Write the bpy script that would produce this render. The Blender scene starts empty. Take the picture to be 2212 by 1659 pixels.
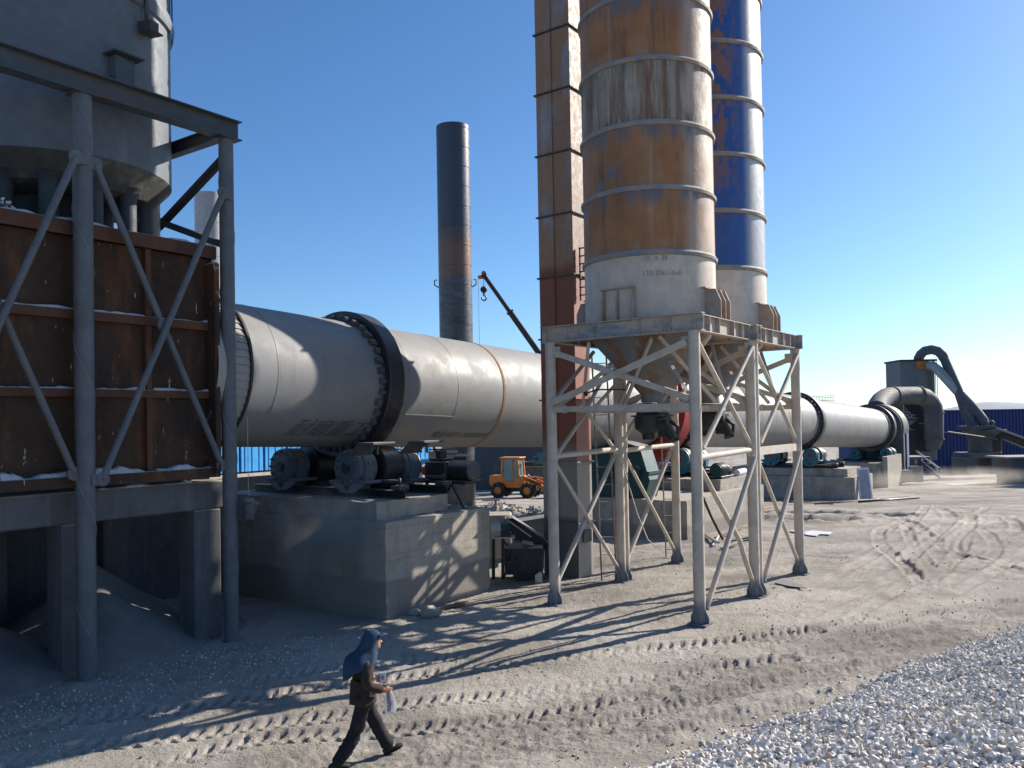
import bpy, bmesh, math, random
import numpy as np
from mathutils import Vector, Matrix
R = math.radians
random.seed(7); rng = np.random.default_rng(7)
scene = bpy.context.scene
col = scene.collection

# ------------------------------------------------------------------ camera
EYE = 4.4; FPX = 1800.0; WPX = 2212.0
PITCH = R(1.0); ROLL = 0.018; SHIFT = 910.0 - 829.5 - FPX * math.tan(PITCH)
cam_d = bpy.data.cameras.new("camera"); cam = bpy.data.objects.new("camera", cam_d); col.objects.link(cam)
cam_d.sensor_width = 36; cam_d.sensor_fit = 'HORIZONTAL'; cam_d.lens = 36 * FPX / WPX
cam_d.shift_y = SHIFT / WPX; cam_d.clip_end = 20000; cam_d.clip_start = 0.1
fw = Vector((0, math.cos(PITCH), math.sin(PITCH))); u0 = Vector((0, -math.sin(PITCH), math.cos(PITCH))); r0 = Vector((1, 0, 0))
cr = r0 * math.cos(ROLL) - u0 * math.sin(ROLL); cu = u0 * math.cos(ROLL) + r0 * math.sin(ROLL)
M = Matrix((cr, cu, -fw)).transposed().to_4x4(); M.translation = Vector((0, 0, EYE)); cam.matrix_world = M
scene.camera = cam

# ------------------------------------------------------------------ sun, sky, exposure
SUN_AZ = R(57.5); SUN_EL = R(28)           # azimuth clockwise from +Y
SUN = Vector((math.sin(SUN_AZ) * math.cos(SUN_EL), math.cos(SUN_AZ) * math.cos(SUN_EL), math.sin(SUN_EL)))
sd = bpy.data.lights.new("sun", 'SUN'); so = bpy.data.objects.new("sun", sd); col.objects.link(so)
sd.energy = 5.0; sd.angle = R(0.5); sd.color = (1.0, 0.92, 0.81)
so.rotation_euler = SUN.to_track_quat('Z', 'Y').to_euler()
w = bpy.data.worlds.new("World"); scene.world = w; w.use_nodes = True
nt = w.node_tree; sky = nt.nodes.new('ShaderNodeTexSky'); sky.sky_type = 'NISHITA'; sky.sun_disc = False
sky.sun_elevation = SUN_EL; sky.sun_rotation = SUN_AZ; sky.altitude = 1200; sky.air_density = 1.0; sky.dust_density = 1.25; sky.ozone_density = 2.5
hs = nt.nodes.new('ShaderNodeHueSaturation'); hs.inputs['Saturation'].default_value = 1.08; hs.inputs['Value'].default_value = 1.0; tint = nt.nodes.new('ShaderNodeMix'); tint.data_type = 'RGBA'; tint.blend_type = 'MULTIPLY'; tint.inputs[0].default_value = 1; tint.inputs[7].default_value = (.82, .98, 1.14, 1)
nt.links.new(sky.outputs[0], tint.inputs[6]); nt.links.new(tint.outputs[2], hs.inputs['Color']); nt.links.new(hs.outputs[0], nt.nodes['Background'].inputs[0]); nt.nodes['Background'].inputs[1].default_value = 0.085
scene.view_settings.view_transform = 'Standard'; scene.view_settings.look = 'None'
scene.view_settings.exposure = 0.70; scene.view_settings.gamma = 1.0

# ------------------------------------------------------------------ frames
DV = Vector((.5799, .8147, 0)); NV = Vector((-.8147, .5799, 0)); UZ = Vector((0, 0, 1))
def K(s, n, z): return DV * s + NV * n + UZ * z            # plant frame: s along the kiln, n across it
TU = Vector((-.805, .593, 0)); TV = Vector((.593, .805, 0)); TO = Vector((3.9, 17.72, 0))
def T(a, b, z): return TO + TU * a + TV * b + UZ * z       # silo tower frame
def PX(x, y, Y):                                           # a point at depth Y seen at (x, y) of a 2212 px wide print
    d = fw * FPX + cr * (x - 1106) + cu * (829.5 + SHIFT - y)
    return Vector((0, 0, EYE)) + d * (Y / d.y)
def KM(): return Matrix((DV, NV, UZ)).transposed()
def TM(): return Matrix((TU, TV, UZ)).transposed()
def frame(zdir, xhint=None):
    z = Vector(zdir).normalized(); h = Vector(xhint) if xhint is not None else (UZ if abs(z.z) < .95 else Vector((1, 0, 0)))
    x = (h - z * h.dot(z)).normalized(); y = z.cross(x)
    return Matrix((x, y, z)).transposed()

# ------------------------------------------------------------------ numeric noise
def _h(ix, iy, seed):
    v = np.sin(ix * 127.1 + iy * 311.7 + seed * 74.7) * 43758.5453
    return v - np.floor(v)
def vnoise(x, y, seed=0):
    ix = np.floor(x); iy = np.floor(y); fx = x - ix; fy = y - iy
    fx = fx * fx * (3 - 2 * fx); fy = fy * fy * (3 - 2 * fy)
    a = _h(ix, iy, seed); b = _h(ix + 1, iy, seed); c = _h(ix, iy + 1, seed); d = _h(ix + 1, iy + 1, seed)
    return (a * (1 - fx) + b * fx) * (1 - fy) + (c * (1 - fx) + d * fx) * fy - .5
def fbm(x, y, oct=4, seed=0, gain=.5):
    s = 0; a = 1.0
    for k in range(oct):
        s = s + a * vnoise(x, y, seed + k); x = x * 2.03 + 3.1; y = y * 2.03 + 1.7; a *= gain
    return s
def sstep(a, b, x):
    t = np.clip((x - a) / (b - a), 0, 1); return t * t * (3 - 2 * t)

# ------------------------------------------------------------------ materials
def link(nt, a, b): nt.links.new(a, b)
def mat(name, base, rough=.7, metal=0., layers=(), var=.12, varscale=3., dust=None, bump=(40., .15), spec=.4, coords='Object', zramp=None, form=0., course=None):
    """layers: (colour, (sx,sy,sz), lo, hi, amount[, zlo, zhi]) noise masks; dust: (colour, amount) on upward faces"""
    m = bpy.data.materials.new(name); m.use_nodes = True; nt = m.node_tree; N = nt.nodes
    b = N['Principled BSDF']; tc = N.new('ShaderNodeTexCoord')
    src = tc.outputs[coords]
    def noise(scale, detail=6, rough_=.6, off=0.):
        mp = N.new('ShaderNodeMapping'); link(nt, src, mp.inputs[0])
        mp.inputs['Scale'].default_value = scale if not isinstance(scale, (int, float)) else (scale,) * 3
        mp.inputs['Location'].default_value = (off, off * 1.7, off * .6)
        t = N.new('ShaderNodeTexNoise'); t.inputs['Scale'].default_value = 1; t.inputs['Detail'].default_value = detail; t.inputs['Roughness'].default_value = rough_
        link(nt, mp.outputs[0], t.inputs[0]); return t.outputs['Fac']
    def rng_(v, lo, hi, to0=0., to1=1.):
        r = N.new('ShaderNodeMapRange'); link(nt, v, r.inputs[0]); r.inputs[1].default_value = lo; r.inputs[2].default_value = hi
        r.inputs[3].default_value = to0; r.inputs[4].default_value = to1; r.interpolation_type = 'SMOOTHSTEP'; return r.outputs[0]
    def mul(a, c):
        x = N.new('ShaderNodeMath'); x.operation = 'MULTIPLY'; link(nt, a, x.inputs[0])
        if isinstance(c, (int, float)): x.inputs[1].default_value = c
        else: link(nt, c, x.inputs[1])
        return x.outputs[0]
    def mix(f, a, c):
        x = N.new('ShaderNodeMix'); x.data_type = 'RGBA'; link(nt, f, x.inputs[0])
        for sock, v in ((x.inputs[6], a), (x.inputs[7], c)):
            if isinstance(v, (tuple, list)): sock.default_value = (*v[:3], 1)
            else: link(nt, v, sock)
        return x.outputs[2]
    c = mix(rng_(noise(varscale, 5, .65, 3.), .3, .7), tuple(v * (1 - var) for v in base), tuple(min(1, v * (1 + var)) for v in base))
    rv = None
    for i, L in enumerate(layers):
        f = rng_(noise(L[1], 8, .68, 11.3 * (i + 1)), L[2], L[3])
        f = mul(f, L[4])
        if len(L) > 5:
            sx = N.new('ShaderNodeSeparateXYZ'); link(nt, src, sx.inputs[0]); f = mul(f, rng_(sx.outputs[2], L[5], L[6]))
        if len(L) > 7:
            ge = N.new('ShaderNodeNewGeometry'); dt = N.new('ShaderNodeVectorMath'); dt.operation = 'DOT_PRODUCT'
            link(nt, ge.outputs['Normal'], dt.inputs[0]); dt.inputs[1].default_value = L[7]
            f = mul(f, rng_(dt.outputs['Value'], L[8], L[9]))
        c = mix(f, c, L[0])
    if course:     # stain below each ring: (z0, period, colour a, colour b)
        sx = N.new('ShaderNodeSeparateXYZ'); link(nt, src, sx.inputs[0]); ma = N.new('ShaderNodeMath'); ma.operation = 'MULTIPLY_ADD'; link(nt, sx.outputs[2], ma.inputs[0]); ma.inputs[1].default_value = 1 / course[1]; ma.inputs[2].default_value = -course[0] / course[1]
        fr = N.new('ShaderNodeMath'); fr.operation = 'FRACT'; link(nt, ma.outputs[0], fr.inputs[0])
        up = mul(rng_(fr.outputs[0], .62, 1.), rng_(noise((3.2, 3.2, .5), 7, .7, 33.), .42, .60)); c = mix(up, c, course[2])
        dn = mul(rng_(fr.outputs[0], .30, .02), rng_(noise((3.6, 3.6, .8), 7, .7, 41.), .48, .62)); c = mix(dn, c, course[3])
    if dust:
        ge = N.new('ShaderNodeNewGeometry'); sx = N.new('ShaderNodeSeparateXYZ'); link(nt, ge.outputs['Normal'], sx.inputs[0])
        f = mul(rng_(sx.outputs[2], .25, .85), rng_(noise(2.5, 5, .6, 8.), .15, .5)); f = mul(f, dust[1]); c = mix(f, c, dust[0])
        if len(dust) > 2: c = mix(mul(rng_(noise(1.7, 6, .6, 20.), .35, .75), dust[2]), c, dust[0])
    if zramp:
        for (z0, z1, colr, nz) in zramp:
            sx = N.new('ShaderNodeSeparateXYZ'); link(nt, src, sx.inputs[0])
            ad = N.new('ShaderNodeMath'); ad.operation = 'MULTIPLY_ADD'; link(nt, noise(1.8, 5, .6, z0), ad.inputs[0]); ad.inputs[1].default_value = nz; link(nt, sx.outputs[2], ad.inputs[2])
            c = mix(rng_(ad.outputs[0], z0 + nz * .5, z1 + nz * .5), c, colr)
    fh = None
    if form:
        dv = N.new('ShaderNodeVectorMath'); dv.operation = 'DOT_PRODUCT'; link(nt, tc.outputs['Object'], dv.inputs[0]); dv.inputs[1].default_value = (-.2348, 1.3946, 0)
        sz_ = N.new('ShaderNodeSeparateXYZ'); link(nt, tc.outputs['Object'], sz_.inputs[0]); cb_ = N.new('ShaderNodeCombineXYZ'); link(nt, dv.outputs['Value'], cb_.inputs[0]); link(nt, sz_.outputs[2], cb_.inputs[1])
        bk = N.new('ShaderNodeTexBrick'); bk.inputs['Scale'].default_value = 1; bk.inputs['Brick Width'].default_value = 1.22; bk.inputs['Row Height'].default_value = .61; bk.inputs['Mortar Size'].default_value = .012; bk.inputs['Mortar Smooth'].default_value = .6; bk.offset = 0.
        bk.inputs['Color1'].default_value = (1, 1, 1, 1); bk.inputs['Color2'].default_value = (.86, .86, .86, 1); bk.inputs['Mortar'].default_value = (.55, .53, .5, 1); link(nt, cb_.outputs[0], bk.inputs[0])
        mm = N.new('ShaderNodeMix'); mm.data_type = 'RGBA'; mm.blend_type = 'MULTIPLY'; mm.inputs[0].default_value = form; link(nt, c, mm.inputs[6]); link(nt, bk.outputs['Color'], mm.inputs[7]); c = mm.outputs[2]
    link(nt, c, b.inputs['Base Color'])
    r = rng_(noise(varscale * 2.2, 4, .6, 5.), .3, .7, max(0, rough - .08), min(1, rough + .1)); link(nt, r, b.inputs['Roughness'])
    b.inputs['Metallic'].default_value = metal; b.inputs['Specular IOR Level'].default_value = spec
    if bump:
        bp = N.new('ShaderNodeBump'); bp.inputs['Strength'].default_value = bump[1]; bp.inputs['Distance'].default_value = .02
        link(nt, noise(bump[0], 5, .6, 1.), bp.inputs['Height']); link(nt, bp.outputs[0], b.inputs['Normal'])
    return m
DUST = (.42, .37, .31)
RUST = (.17, .062, .022); RUSTD = (.065, .028, .014)
m_conc = mat('concrete', (.30, .275, .24), .9, 0, [((.19, .17, .15), (1.2, 1.2, .35), .5, .7, .7), ((.40, .37, .33), (4, 4, .5), .55, .75, .6), ((.10, .09, .08), (3, 3, 1.5), .66, .76, .6)], dust=(DUST, .8), bump=(25, .35))
m_pier = mat('pier_concrete', (.37, .335, .285), .9, 0, [((.18, .165, .145), (1.2, 1.2, .30), .48, .68, .75), ((.46, .42, .37), (4, 4, .4), .55, .75, .6), ((.09, .08, .07), (5, 5, 2.0), .68, .76, .7), ((.22, .2, .18), (.5, .5, 5), .55, .68, .5)], dust=(DUST, .9), bump=(18, .6), zramp=[(1.35, 1.15, (.25, .23, .20), .25)], form=.55)
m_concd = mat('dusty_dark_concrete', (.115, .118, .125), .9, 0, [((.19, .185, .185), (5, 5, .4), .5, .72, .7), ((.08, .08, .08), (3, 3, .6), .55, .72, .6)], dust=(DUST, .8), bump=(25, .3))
m_kiln = mat('grey_kiln_paint', (.22, .225, .23), .55, .0, [((.27, .25, .225), (.8, .8, 2.2), .46, .7, .7), ((.16, .15, .135), (5, 5, .6), .56, .72, .5), ((.17, .175, .18), (.5, .5, .5), .5, .7, .5), ((.22, .2, .18), (5, 5, 9), .66, .74, .5)], var=.06, varscale=.7, dust=((.34, .32, .29), .6), bump=(2.2, .25), spec=.32)
m_tyre = mat('dark_oily_steel', (.045, .045, .05), .42, .6, [((.12, .11, .1), (2, 2, 2), .5, .75, .6)], dust=((.2, .18, .15), .35), bump=(30, .1), spec=.5)
m_dark = mat('black_machine_paint', (.028, .03, .032), .5, .2, [((.10, .09, .08), (3, 3, 3), .55, .75, .5)], dust=(DUST, .75), bump=(30, .15))
m_frame = mat('grey_painted_steel', (.115, .125, .135), .6, .1, [((.15, .085, .06), (1.5, 1.5, .6), .56, .72, .5, 5.5, 9.5), ((.18, .18, .18), (3, 3, 3), .5, .7, .4)], dust=(DUST, .6), bump=(30, .15))
m_beam = mat('slate_rusty_beam', (.065, .078, .088), .6, .1, [((.12, .06, .04), (.8, .8, .8), .5, .65, .6)], dust=((.12, .07, .045), .8), bump=(25, .15))
m_rustbox = mat('rusty_sheet', (.050, .026, .015), .78, .0, [(RUST, (1.3, 1.3, .32), .48, .72, .8), ((.02, .018, .02), (.8, .8, .4), .5, .68, .75), ((.55, .53, .5), (9, 9, 2.2), .648, .675, .85), ((.26, .25, .24), (6, 6, .5), .68, .76, .5)], dust=((.5, .5, .5), .9), bump=(20, .3))
m_rustedge = mat('rusty_stiffener', (.105, .05, .03), .8, .1, [(RUST, (2, 2, 2), .45, .7, .7)], dust=((.55, .54, .52), .95), bump=(30, .3))
m_vessel = mat('weathered_vessel_steel', (.125, .14, .155), .6, .15, [((.13, .135, .14), (.5, .5, .25), .5, .68, .75), ((.16, .09, .05), (2, 2, .6), .62, .76, .7), ((.24, .235, .22), (3, 3, .4), .58, .75, .5)], dust=(DUST, .6), bump=(12, .25))
m_vlow = mat('dusty_vessel_cone', (.075, .075, .068), .8, .1, [((.2, .19, .165), (1.5, 1.5, .9), .5, .68, .8), ((.07, .06, .05), (2, 2, 1), .55, .7, .6)], bump=(10, .4))
m_pipe = mat('sooty_pipe', (.05, .056, .065), .6, .2, [((.35, .34, .32), (5, 5, 1.2), .62, .74, .7), ((.14, .08, .05), (2, 2, .6), .6, .75, .6)], dust=(DUST, .6), bump=(20, .2))
m_tower = mat('dusty_beige_steel', (.50, .435, .36), .72, .05, [((.30, .27, .25), (2, 2, .6), .5, .7, .6), ((.22, .12, .07), (1.5, 1.5, .5), .62, .78, .65), ((.18, .2, .23), (1.2, 1.2, 1.2), .64, .76, .4)], dust=((.45, .41, .36), .85), bump=(40, .3), zramp=[(.62, .35, (.17, .18, .20), .35)])
m_tbeam = mat('dusty_blue_beam', (.42, .36, .30), .7, .05, [((.13, .19, .29), (.8, .8, 2.4), .53, .64, .7), ((.16, .16, .16), (1.5, 1.5, 1.5), .58, .72, .6)], dust=((.42, .38, .33), .9), bump=(30, .3))
m_tpale = mat('pale_dusty_and_lit_steel', (.52, .46, .39), .72, .05, [((.30, .22, .17), (1.5, 1.5, 1), .6, .75, .5)], dust=((.45, .41, .36), .85), bump=(30, .25))
m_brack = mat('bracket_steel', (.34, .28, .24), .7, .05, [((.36, .16, .06), (1., 1., 1.2), .5, .62, .75)], dust=(DUST, .8), bump=(30, .3))
m_silo1 = mat('rusted_silo_plate', (.31, .14, .055), .6, .0,
   [((.38, .33, .26), (2.6, 2.6, .28), .54, .70, .6), ((.11, .065, .04), (3.0, 3.0, .35), .5, .68, .7), ((.30, .20, .13), (4.5, 4.5, .25), .55, .72, .65), ((.09, .15, .24), (1.6, 1.6, .9), .56, .66, .75), ((.32, .15, .06), (.7, .7, .7), .5, .66, .6), ((.06, .06, .06), (6, 6, 1.), .66, .74, .6),
    ((.42, .33, .26), (1.5, 1.5, .7), .25, .5, .8, -100, -99, (.93, -.36, 0), .60, .80)], var=.2, varscale=1.2, bump=(14, .25), spec=.4, course=(1.47, 1.46, (.10, .13, .17), (.27, .20, .13)))  # last layer: beige on the sunward side stands in for sunlight
m_silo1b = mat('streaked_silo_plate', (.30, .255, .20), .65, .0,
   [((.17, .085, .045), (2.8, 2.8, .22), .44, .60, .9), ((.40, .39, .37), (4.2, 4.2, .25), .52, .66, .85), ((.10, .085, .07), (4.5, 4.5, .4), .54, .68, .8), ((.10, .13, .17), (2.4, 2.4, .9), .60, .70, .6), ((.46, .37, .30), (1.5, 1.5, .7), .25, .5, .7, -100, -99, (.93, -.36, 0), .60, .80)], var=.15, varscale=1.4, bump=(14, .3), spec=.35, course=(1.47, 1.46, (.07, .075, .08), (.09, .085, .08)))  # last layer: sunlight on this side put into the colour too
m_silow = mat('dusty_cream_silo_plate', (.52, .445, .37), .65, .0, [((.43, .34, .28), (1.8, 1.8, .5), .5, .7, .6), ((.30, .3, .32), (3, 3, .4), .58, .74, .5)], bump=(10, .15))
m_silo2 = mat('blue_silo_paint', (.015, .07, .27), .40, .0,
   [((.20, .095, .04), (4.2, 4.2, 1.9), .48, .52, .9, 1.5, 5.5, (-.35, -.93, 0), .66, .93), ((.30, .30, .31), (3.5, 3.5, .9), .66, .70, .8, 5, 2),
    ((.43, .43, .42), (2.2, 2.2, .5), .18, .34, .85, -100, -99, (.93, -.36, 0), .70, .84)], var=.1, bump=(8, .12), spec=.6)  # pale strip facing the sun: the lit side painted into the colour
m_silo2w = mat('cream_silo_skirt', (.54, .49, .42), .6, .0, [((.36, .32, .28), (2, 2, .5), .5, .7, .5)], bump=(10, .12))
m_ring = mat('dusty_silo_ring', (.27, .235, .20), .7, .0, [((.13, .17, .24), (1.6, 1.6, 1.6), .5, .62, .7), ((.22, .13, .08), (2, 2, 2), .58, .72, .6)], dust=((.42, .38, .33), .8), bump=(30, .3))
m_cone = mat('peeling_blue_cone', (.17, .17, .165), .6, .05, [((.22, .11, .045), (2.2, 2.2, .8), .47, .60, .9), ((.30, .26, .21), (4, 4, .6), .56, .72, .7), ((.06, .13, .26), (1.6, 1.6, 1.6), .58, .68, .8)], bump=(15, .3))
m_elev = mat('elevator_plate', (.27, .25, .26), .65, .0,
   [((.29, .16, .085), (1.2, 1.2, .35), .38, .52, .9), ((.13, .12, .12), (.6, .6, 3), .55, .7, .6)],
   dust=(DUST, .7), bump=(18, .25), zramp=[(8.9, 8.6, (.21, .075, .045), .3), (4.0, 3.3, (.22, .205, .185), .5), (1.75, 1.6, (.10, .095, .09), .1)])
m_elevs = mat('lit_elevator_plate', (.40, .30, .24), .6, .0, [((.42, .34, .28), (1.5, 1.5, .4), .45, .65, .8)], bump=(18, .2), zramp=[(9.3, 8.9, (.36, .17, .14), .3), (3.3, 3.1, (.33, .31, .28), .1)])  # lighter copy of elevator_plate, with the sunlight of its side in the colour
m_chim = mat('blue_black_stack', (.075, .068, .066), .38, .3, [((.09, .13, .17), (1., 1., 2.5), .5, .66, .8), ((.02, .025, .035), (.8, .8, 3), .5, .66, .8)], bump=(9, .2), spec=.6,
   zramp=[(14.6, 15.3, (.15, .08, .05), 2.2), (16.6, 18.4, (.048, .055, .068), 1.8)])
m_white = mat('pale_stack_steel', (.36, .35, .345), .5, .2, [((.28, .26, .25), (1, 1, 2), .5, .7, .5)], bump=(5, .1))
m_blue = mat('bright_blue_cladding', (.07, .40, .85), .45, .0, [((.16, .45, .8), (2, 2, 1), .5, .7, .5)], bump=(10, .1))
m_bluef = mat('blue_painted_frame', (.03, .13, .34), .5, .0, [((.2, .22, .26), (3, 3, 3), .55, .75, .5)], dust=((.4, .38, .35), .7), bump=(20, .1))
m_shed = mat('navy_ribbed_cladding', (.006, .022, .135), .5, .0, [((.012, .035, .16), (.3, .3, 1), .5, .7, .6)], bump=None)
m_red = mat('red_guard_paint', (.28, .018, .02), .5, 0, [((.2, .05, .04), (2, 2, 2), .55, .75, .5)], dust=(DUST, .4), bump=(20, .1))
m_green = mat('green_gearbox_paint', (.008, .05, .05), .45, 0, [((.08, .09, .08), (3, 3, 3), .6, .75, .5)], dust=(DUST, .8), bump=(20, .1))
m_teal = mat('teal_bearing_paint', (.03, .15, .20), .5, 0, [((.18, .2, .2), (4, 4, 4), .58, .75, .5)], dust=(DUST, .5), bump=(20, .1))
m_slate = mat('slate_bearing_paint', (.085, .11, .135), .55, .05, [((.30, .26, .19), (1.4, 1.4, .7), .55, .68, .75)], dust=(DUST, .6), bump=(20, .15))
m_hood = mat('dirty_hood_steel', (.07, .085, .10), .65, .1, [((.17, .15, .13), (1, 1, .5), .55, .7, .6)], dust=(DUST, .6), bump=(10, .2))
m_hoodb = mat('blue_hood_plate', (.10, .16, .29), .6, 0, [((.2, .2, .22), (1, 1, .4), .5, .7, .4)], bump=(10, .1))
m_duct = mat('dusty_duct_steel', (.085, .092, .10), .75, .0, [((.2, .15, .12), (.6, .6, .6), .52, .68, .7), ((.07, .075, .085), (1, 1, 1), .55, .7, .6)], dust=((.35, .31, .27), .5), bump=(5, .2))
m_ductp = mat('pale_duct_steel', (.30, .32, .34), .5, .1, [((.22, .22, .22), (.6, .6, .6), .5, .7, .5)], dust=((.35, .31, .27), .5), bump=(5, .15))
m_orange = mat('orange_loader_paint', (.72, .20, .02), .5, 0, [((.42, .2, .09), (2, 2, 2), .48, .68, .7), ((.2, .12, .08), (5, 5, 5), .58, .72, .5)], dust=((.5, .36, .25), .4), bump=None)
m_rubber = mat('dusty_rubber', (.03, .029, .028), .85, 0, [((.2, .17, .14), (4, 4, 4), .5, .75, .6)], bump=(30, .3))
m_glass = mat('tinted_cab_glass', (.10, .22, .22), .12, 0, [((.3, .33, .32), (3, 3, 3), .5, .8, .4)], bump=None, spec=.8)
m_steelp = mat('bare_bucket_steel', (.38, .30, .20), .45, .5, [((.5, .3, .14), (3, 3, 3), .5, .7, .5)], bump=(10, .1))
m_wht = mat('white_painted_sheet', (.62, .63, .66), .6, 0, [((.4, .38, .36), (3, 3, 3), .55, .75, .5)], bump=(10, .1))
m_lil = mat('dusty_white_plate', (.34, .35, .42), .6, 0, [((.45, .43, .42), (1, 1, .6), .5, .7, .5)], bump=(10, .1))
m_stain = mat('lettering_paint', (.12, .12, .12), .7, 0, bump=None)
m_stain2 = mat('faded_stencil_paint', (.235, .205, .185), .7, 0, bump=None)
m_blacktxt = mat('black_lettering', (.03, .03, .03), .7, 0, bump=None)
m_seam = mat('weld_bead', (.27, .27, .27), .5, .1, bump=None)
m_rustseam = mat('rusty_weld_band', (.27, .13, .07), .8, .05, [((.35, .25, .2), (4, 4, 4), .5, .7, .6)], bump=(30, .3))
m_wire = mat('cable_rubber', (.03, .03, .03), .6, 0, bump=None)
m_ladder = mat('rusty_ladder_steel', (.30, .22, .17), .7, .1, [((.3, .26, .22), (4, 4, 4), .5, .7, .6)], dust=((.5, .47, .43), .9), bump=None)

# ------------------------------------------------------------------ mesh builder
class MB:
    def __init__(s): s.v = []; s.f = []; s.sm = []
    def add(s, vs, fs, smooth=False):
        o = len(s.v); s.v += [tuple(v) for v in vs]; s.f += [tuple(i + o for i in f) for f in fs]; s.sm += [smooth] * len(fs); return s
    def box(s, c, size, rot=None, bev=0.):
        c = Vector(c); hx, hy, hz = [k / 2 for k in size]; rot = rot or Matrix.Identity(3)
        b = min(bev, hx * .9, hy * .9, hz * .9)
        if b <= 0:
            vs = [c + rot @ Vector((x * hx, y * hy, z * hz)) for x in (-1, 1) for y in (-1, 1) for z in (-1, 1)]
            return s.add(vs, [(0, 1, 3, 2), (4, 6, 7, 5), (0, 4, 5, 1), (2, 3, 7, 6), (0, 2, 6, 4), (1, 5, 7, 3)])
        # chamfered box
        pts = []; idx = {}
        for x in (-1, 1):
            for y in (-1, 1):
                for z in (-1, 1):
                    for a in range(3):
                        q = [x * hx, y * hy, z * hz]
                        for k in range(3):
                            if k != a: q[k] -= (x, y, z)[k] * b
                        idx[(x, y, z, a)] = len(pts); pts.append(c + rot @ Vector(q))
        fs = []
        for a in range(3):
            o = [k for k in range(3) if k != a]
            for sg in (-1, 1):
                ring = []
                for (p, q) in ((-1, -1), (1, -1), (1, 1), (-1, 1)):
                    k = [0, 0, 0]; k[a] = sg; k[o[0]] = p; k[o[1]] = q; ring.append(idx[(*k, a)])
                fs.append(tuple(ring))
        for a in range(3):
            o = [k for k in range(3) if k != a]
            for p in (-1, 1):
                for q in (-1, 1):
                    k0 = [0, 0, 0]; k1 = [0, 0, 0]; k0[a] = -1; k1[a] = 1; k0[o[0]] = k1[o[0]] = p; k0[o[1]] = k1[o[1]] = q
                    fs.append((idx[(*k0, o[0])], idx[(*k1, o[0])], idx[(*k1, o[1])], idx[(*k0, o[1])]))
        for x in (-1, 1):
            for y in (-1, 1):
                for z in (-1, 1): fs.append((idx[(x, y, z, 0)], idx[(x, y, z, 1)], idx[(x, y, z, 2)]))
        return s.add(pts, fs)
    def bar(s, p, q, w, h, up=UZ, bev=0.):
        p = Vector(p); q = Vector(q); d = q - p; m = frame(d, up)   # x = up dir (h), y = side (w)
        return s.box((p + q) / 2, (h, w, d.length), m, bev)
    def ibeam(s, p, q, w, h, up=UZ, t=.02):
        p = Vector(p); q = Vector(q); m = frame(q - p, up); L = (q - p).length; c = (p + q) / 2; x = m.col[0]
        s.box(c + x * (h / 2 - t / 2), (t, w, L), m); s.box(c - x * (h / 2 - t / 2), (t, w, L), m); s.box(c, (h - 2 * t - .002, t * .8, L - .004), m); return s
    def angle(s, p, q, w, up=UZ, t=.012):
        p = Vector(p); q = Vector(q); m = frame(q - p, up); L = (q - p).length; c = (p + q) / 2; x = m.col[0]; y = m.col[1]
        s.box(c + x * (w / 2), (t, w, L), m); s.box(c + y * (w / 2 - t / 2), (w - t - .002, t, L - .003), m); return s
    def tube(s, p, q, r, r2=None, seg=16, caps=True, smooth=True):
        p = Vector(p); q = Vector(q); m = frame(q - p); r2 = r if r2 is None else r2; vs = []
        for (c, rr) in ((p, r), (q, r2)):
            for k in range(seg):
                a = 2 * math.pi * k / seg; vs.append(c + m.col[0] * (rr * math.cos(a)) + m.col[1] * (rr * math.sin(a)))
        s.add(vs, [(k, (k + 1) % seg, seg + (k + 1) % seg, seg + k) for k in range(seg)], smooth)
        if caps:
            s.add(vs[:seg], [tuple(range(seg - 1, -1, -1))]); s.add(vs[seg:], [tuple(range(seg))])
        return s
    def path(s, pts, r, seg=8, smooth=True, caps=True, radii=None):
        pts = [Vector(p) for p in pts]; n = len(pts); rings = []; prev = None
        for i, p in enumerate(pts):
            t = (pts[min(i + 1, n - 1)] - pts[max(i - 1, 0)]).normalized()
            if prev is None: m = frame(t); x = m.col[0].copy()
            else: x = (prev - t * prev.dot(t)).normalized()
            y = t.cross(x); prev = x; rr = radii[i] if radii else r
            rings.append([p + x * (rr * math.cos(2 * math.pi * k / seg)) + y * (rr * math.sin(2 * math.pi * k / seg)) for k in range(seg)])
        return s.loft(rings, smooth, caps)
    def loft(s, rings, smooth=True, caps=True, closed=True):
        seg = len(rings[0]); vs = [v for rg in rings for v in rg]; fs = []
        for i in range(len(rings) - 1):
            for k in range(seg if closed else seg - 1):
                k2 = (k + 1) % seg; fs.append((i * seg + k, i * seg + k2, (i + 1) * seg + k2, (i + 1) * seg + k))
        s.add(vs, fs, smooth)
        if caps and closed:
            s.add(rings[0], [tuple(range(seg - 1, -1, -1))]); s.add(rings[-1], [tuple(range(seg))])
        return s
    def lathe(s, c, axis, prof, seg=48, caps=True, smooth=True, a0=0., a1=2 * math.pi, xh=None):
        """prof: (t along the axis, radius); duplicate points make a hard edge"""
        c = Vector(c); m = frame(axis, xh); full = abs(a1 - a0 - 2 * math.pi) < 1e-6; n = seg if full else seg + 1; rings = []
        for (t, r) in prof:
            rings.append([c + m.col[2] * t + m.col[0] * (r * math.cos(a0 + (a1 - a0) * k / seg)) + m.col[1] * (r * math.sin(a0 + (a1 - a0) * k / seg)) for k in range(n)])
        for i in range(len(rings) - 1):
            if prof[i] == prof[i + 1]: continue
            s.loft([rings[i], rings[i + 1]], smooth, False, full)
        if caps and full:
            if prof[0][1] > 1e-4: s.add(rings[0], [tuple(range(n - 1, -1, -1))])
            if prof[-1][1] > 1e-4: s.add(rings[-1], [tuple(range(n))])
        return s
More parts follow.
